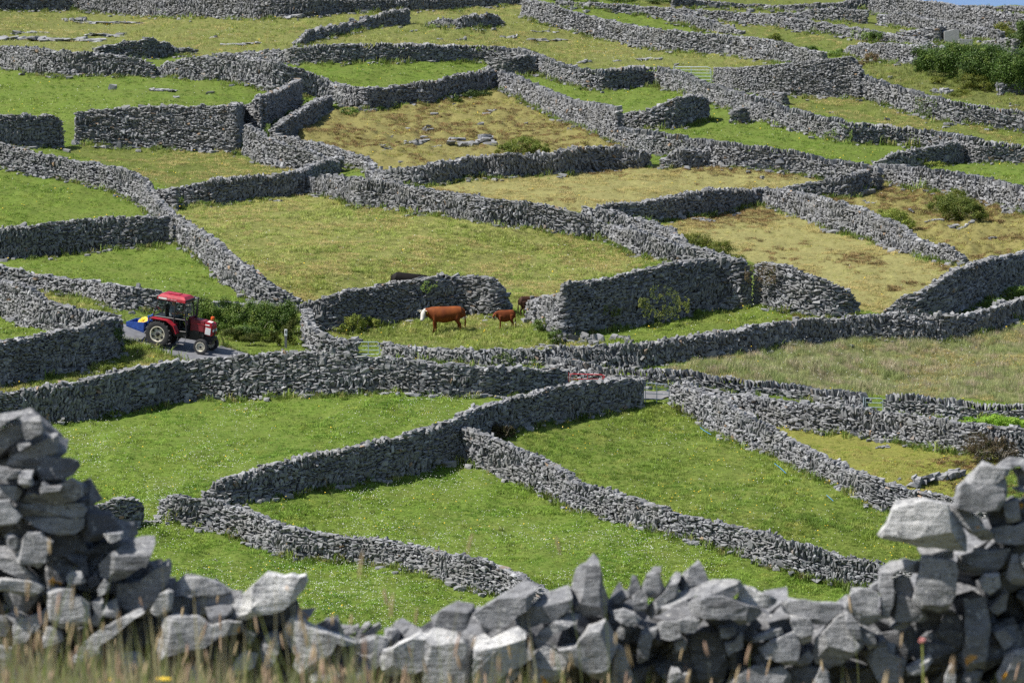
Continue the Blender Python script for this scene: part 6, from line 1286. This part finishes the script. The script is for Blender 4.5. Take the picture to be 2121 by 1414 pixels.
# the hearting and small stones packed behind and between the big ones
TOPL = np.array([(-80, 900), (40, 880), (100, 930), (150, 985), (185, 1040), (250, 1110), (300, 1150), (345, 1215), (400, 1225), (560, 1235), (600, 1300), (650, 1320), (880, 1325), (920, 1290), (1010, 1280), (1120, 1290), (1200, 1270), (1300, 1262), (1420, 1256), (1560, 1262), (1760, 1272), (1850, 1230), (1900, 1200), (1960, 1170), (1990, 1110), (2030, 1080), (2240, 1060)], float)
rng = np.random.default_rng(77); n = 1500
x = rng.uniform(-90, 2220, n); yt = np.interp(x, TOPL[:, 0], TOPL[:, 1]); y = yt + 22 + (1560 - yt) * rng.random(n) ** .9
D = NEARD + rng.uniform(.2, .7, n); sc = np.stack([rng.uniform(.12, .42, n), rng.uniform(.2, .5, n), rng.uniform(.08, .28, n)], -1)
P = np.stack([(x - CX) / F * D, D, -(y - YH) / F * D], -1)
t_ = np.tile([1., 0, 0], (n, 1)); n_ = np.tile([0, 1., 0], (n, 1)); u_ = np.tile([0, 0, 1.], (n, 1))
V, T, C = assemble(P, rot_frames(t_, n_, u_, rng.normal(.25, .45, n), rng.normal(0, .3, n), rng.normal(0, .3, n)), sc, rng.integers(0, len(TEMPL), n), np.stack([rng.uniform(.1, .5, n), 0 * x, 0 * x], -1))
Vs, Ts, Cs = [V], [T], [C]; off = len(V)
for me, org in small:
    nv = len(me.vertices); a = np.empty(nv * 3, np.float32); me.vertices.foreach_get('co', a); tr = np.empty(len(me.polygons) * 3, np.int32); me.polygons.foreach_get('vertices', tr); tn = np.empty(nv * 4, np.float32); me.attributes['tone'].data.foreach_get('color', tn)
    Vs.append(a.reshape(-1, 3) + org); Ts.append(tr.reshape(-1, 3) + off); Cs.append(tn.reshape(-1, 4)[:, :3]); off += nv; bpy.data.meshes.remove(me)
ho = link('hearting', mesh_np('hearting', np.concatenate(Vs) - np.array(NW.location), np.concatenate(Ts), np.concatenate(Cs), False, [M_NEAR]), NW); ho['kind'] = 'stuff'
# ------------------------------------------------------------------ long grass in front of the near wall
M_STEM = leaf_mat('green_grass_stems', (.28, .34, .09), (.40, .44, .14), (.48, .46, .20), 1.2, 5, .5); M_STEM2 = leaf_mat('straw_grass_stems', (.58, .50, .28), (.66, .58, .36), (.50, .42, .22), 1.2, 5, .5); M_STEM3 = leaf_mat('brown_grass_stems', (.30, .21, .12), (.38, .27, .17), (.34, .20, .16), 1.2, 5, .4); M_SEED = leaf_mat('seed_heads', (.36, .28, .17), (.44, .35, .22), (.40, .26, .22), 2, 6, .25)
def nearz(yy): return np.interp(yy, [3, 10, 15, 20, 25, 29], [-1.6, -1.72, -2.34, -3.03, -3.74, -4.35])
rng = np.random.default_rng(31); V, T, MI = [], [], []
def blade(b, d, h, w, bend, kind_=0):
    s = np.array([d[1], -d[0], 0]) * 0 + np.array([1, .2, 0]) * w * .5; m = b + np.array([d[0] * bend * .35, d[1] * bend * .35, h * .55]); tp = b + np.array([d[0] * bend, d[1] * bend, h]); k = len(V)
    V.extend([b - s, b + s, m + s * .75, m - s * .75, tp]); T.extend([(k, k + 1, k + 2), (k, k + 2, k + 3), (k + 3, k + 2, k + 4)]); MI.extend([kind_] * 3); return tp
for i in range(30000):
    px = rng.uniform(-160, 2280); yy = rng.uniform(13.5, 25.)
    den = np.interp(px, [-160, 250, 700, 1000, 1250, 1500, 2280], [1., .95, .66, .52, .26, .14, .07])
    if rng.random() > den: continue
    b = np.array([(px - CX) / F * yy, yy, float(nearz(yy)) - .05]); a = rng.uniform(0, 6.28); dvec = np.array([math.cos(a), math.sin(a)])
    tall = rng.random() < .05
    h = (.07 + rng.gamma(2.0, .060)) * (.35 + .62 * den) * (.6 + .8 * float(vnoise(np.array([px / 70.]), np.array([yy / 1.3]), 66)[0])); h = h + rng.gamma(2., .07) if tall else h
    tp = blade(b, dvec, h, rng.uniform(.005, .011) if not tall else .0035, rng.uniform(.02, .30) * h, int(rng.choice([0, 1, 2], p=[.42, .40, .18])))
    if tall and rng.random() < .4:
        L_ = rng.uniform(.04, .10); r0 = rng.uniform(.004, .007); dr = np.array([dvec[0] * .25, dvec[1] * .25, 1]) * L_; k = len(V); q = []
        for f, rr_ in ((0, .2), (.35, 1), (.75, .8), (1, .1)):
            for z in range(4): q.append(tp + dr * f + np.array([math.cos(z * 1.571), math.sin(z * 1.571), 0]) * r0 * rr_)
        V.extend(q)
        for r_ in range(3):
            for z in range(4): a0 = k + r_ * 4 + z; b0 = k + r_ * 4 + (z + 1) % 4; T.extend([(a0, b0, b0 + 4), (a0, b0 + 4, a0 + 4)]); MI.extend([3, 3])
tag(link('long_grass', mesh_np('long_grass', np.array(V), np.array(T), None, True, [M_STEM, M_STEM2, M_STEM3, M_SEED], MI)), kind='stuff')
# three flowers standing in that grass
M_PINK = petal_mat('pink_petals', (.62, .27, .25))
def wild_flower(name, label, px, py, D, r, mat, disc):
    z = -(py - YH) / F * D; x = (px - CX) / F * D; g = float(nearz(D)) - .05
    e = empty(name, (x, D, g)); MB().tube([(0, 0, 0), (.006, 0, (z - g) * .5), (0, 0, z - g)], .004, 6).build('stem', M_STEM, e)
    mb = MB()
    if disc:
        for i in range(15):
            a = 6.2832 * i / 15; mb.box((math.cos(a) * r * .55, math.sin(a) * r * .55, z - g + .004), (r * .9, r * .26, .004), Matrix.Rotation(a, 3, 'Z') @ Matrix.Rotation(.18, 3, 'Y'))
    else:
        for i in range(34):
            v = rng.normal(size=3); v /= np.linalg.norm(v); mb.box((v[0] * r * .75, v[1] * r * .75, z - g + v[2] * r * .7), (r * .42, r * .42, r * .2), Matrix.Rotation(float(v[0]) * 2, 3, 'X'))
    mb.build('flower_head', mat, e); return tag(e, label, 'flower')
wild_flower('yellow_flower', 'wide yellow flower at the bottom edge in the grass, larger of the two', 338, 1406, 19.0, .032, M_YELLOW, True)
wild_flower('yellow_flower', 'small yellow flower at the bottom edge left of the wide one', 224, 1408, 19.5, .017, M_YELLOW, True)
wild_flower('pink_flower', 'single pink flower head on a green stem before the right pile', 1910, 1326, 21.5, .016, M_PINK, False)
# ------------------------------------------------------------------ camera and daylight
cam = bpy.data.cameras.new('camera'); co = bpy.data.objects.new('camera', cam); COL.objects.link(co)
co.location = (0, 0, 0); co.rotation_euler = (R(90), 0, 0)
cam.sensor_fit = 'HORIZONTAL'; cam.sensor_width = 36; cam.lens = 36. * F / W
cam.shift_y = -(H / 2 - YH) / W
cam.clip_start = .5; cam.clip_end = 200000
cam.dof.use_dof = True; cam.dof.focus_distance = 238; cam.dof.aperture_fstop = 8.5
scene.camera = co
SUN_EL, SUN_AZ = R(53), R(-100)     # azimuth clockwise from the view direction: left and a little towards us
d = Vector((math.sin(SUN_AZ) * math.cos(SUN_EL), math.cos(SUN_AZ) * math.cos(SUN_EL), math.sin(SUN_EL)))
sl = bpy.data.lights.new('sun', 'SUN'); so = bpy.data.objects.new('sun', sl); COL.objects.link(so)
sl.energy = 4.7; sl.angle = R(.53); sl.color = (1, .955, .89)
so.rotation_euler = (-d).to_track_quat('-Z', 'Y').to_euler(); so.location = (-30, 200, 60)
w = bpy.data.worlds.new('World'); scene.world = w; w.use_nodes = True
nt = w.node_tree; bg = nt.nodes['Background']
sk = nt.nodes.new('ShaderNodeTexSky'); sk.sky_type = 'NISHITA'; sk.sun_disc = False
sk.sun_elevation = SUN_EL; sk.sun_rotation = SUN_AZ
nt.links.new(sk.outputs[0], bg.inputs[0]); bg.inputs[1].default_value = .078
vs = scene.view_settings; vs.view_transform = 'Standard'; vs.look = 'None'; vs.gamma = 1; vs.exposure = .85
scene.cycles.max_bounces = 6; scene.cycles.diffuse_bounces = 3; scene.cycles.transparent_max_bounces = 8
scene.cycles.use_denoising = False
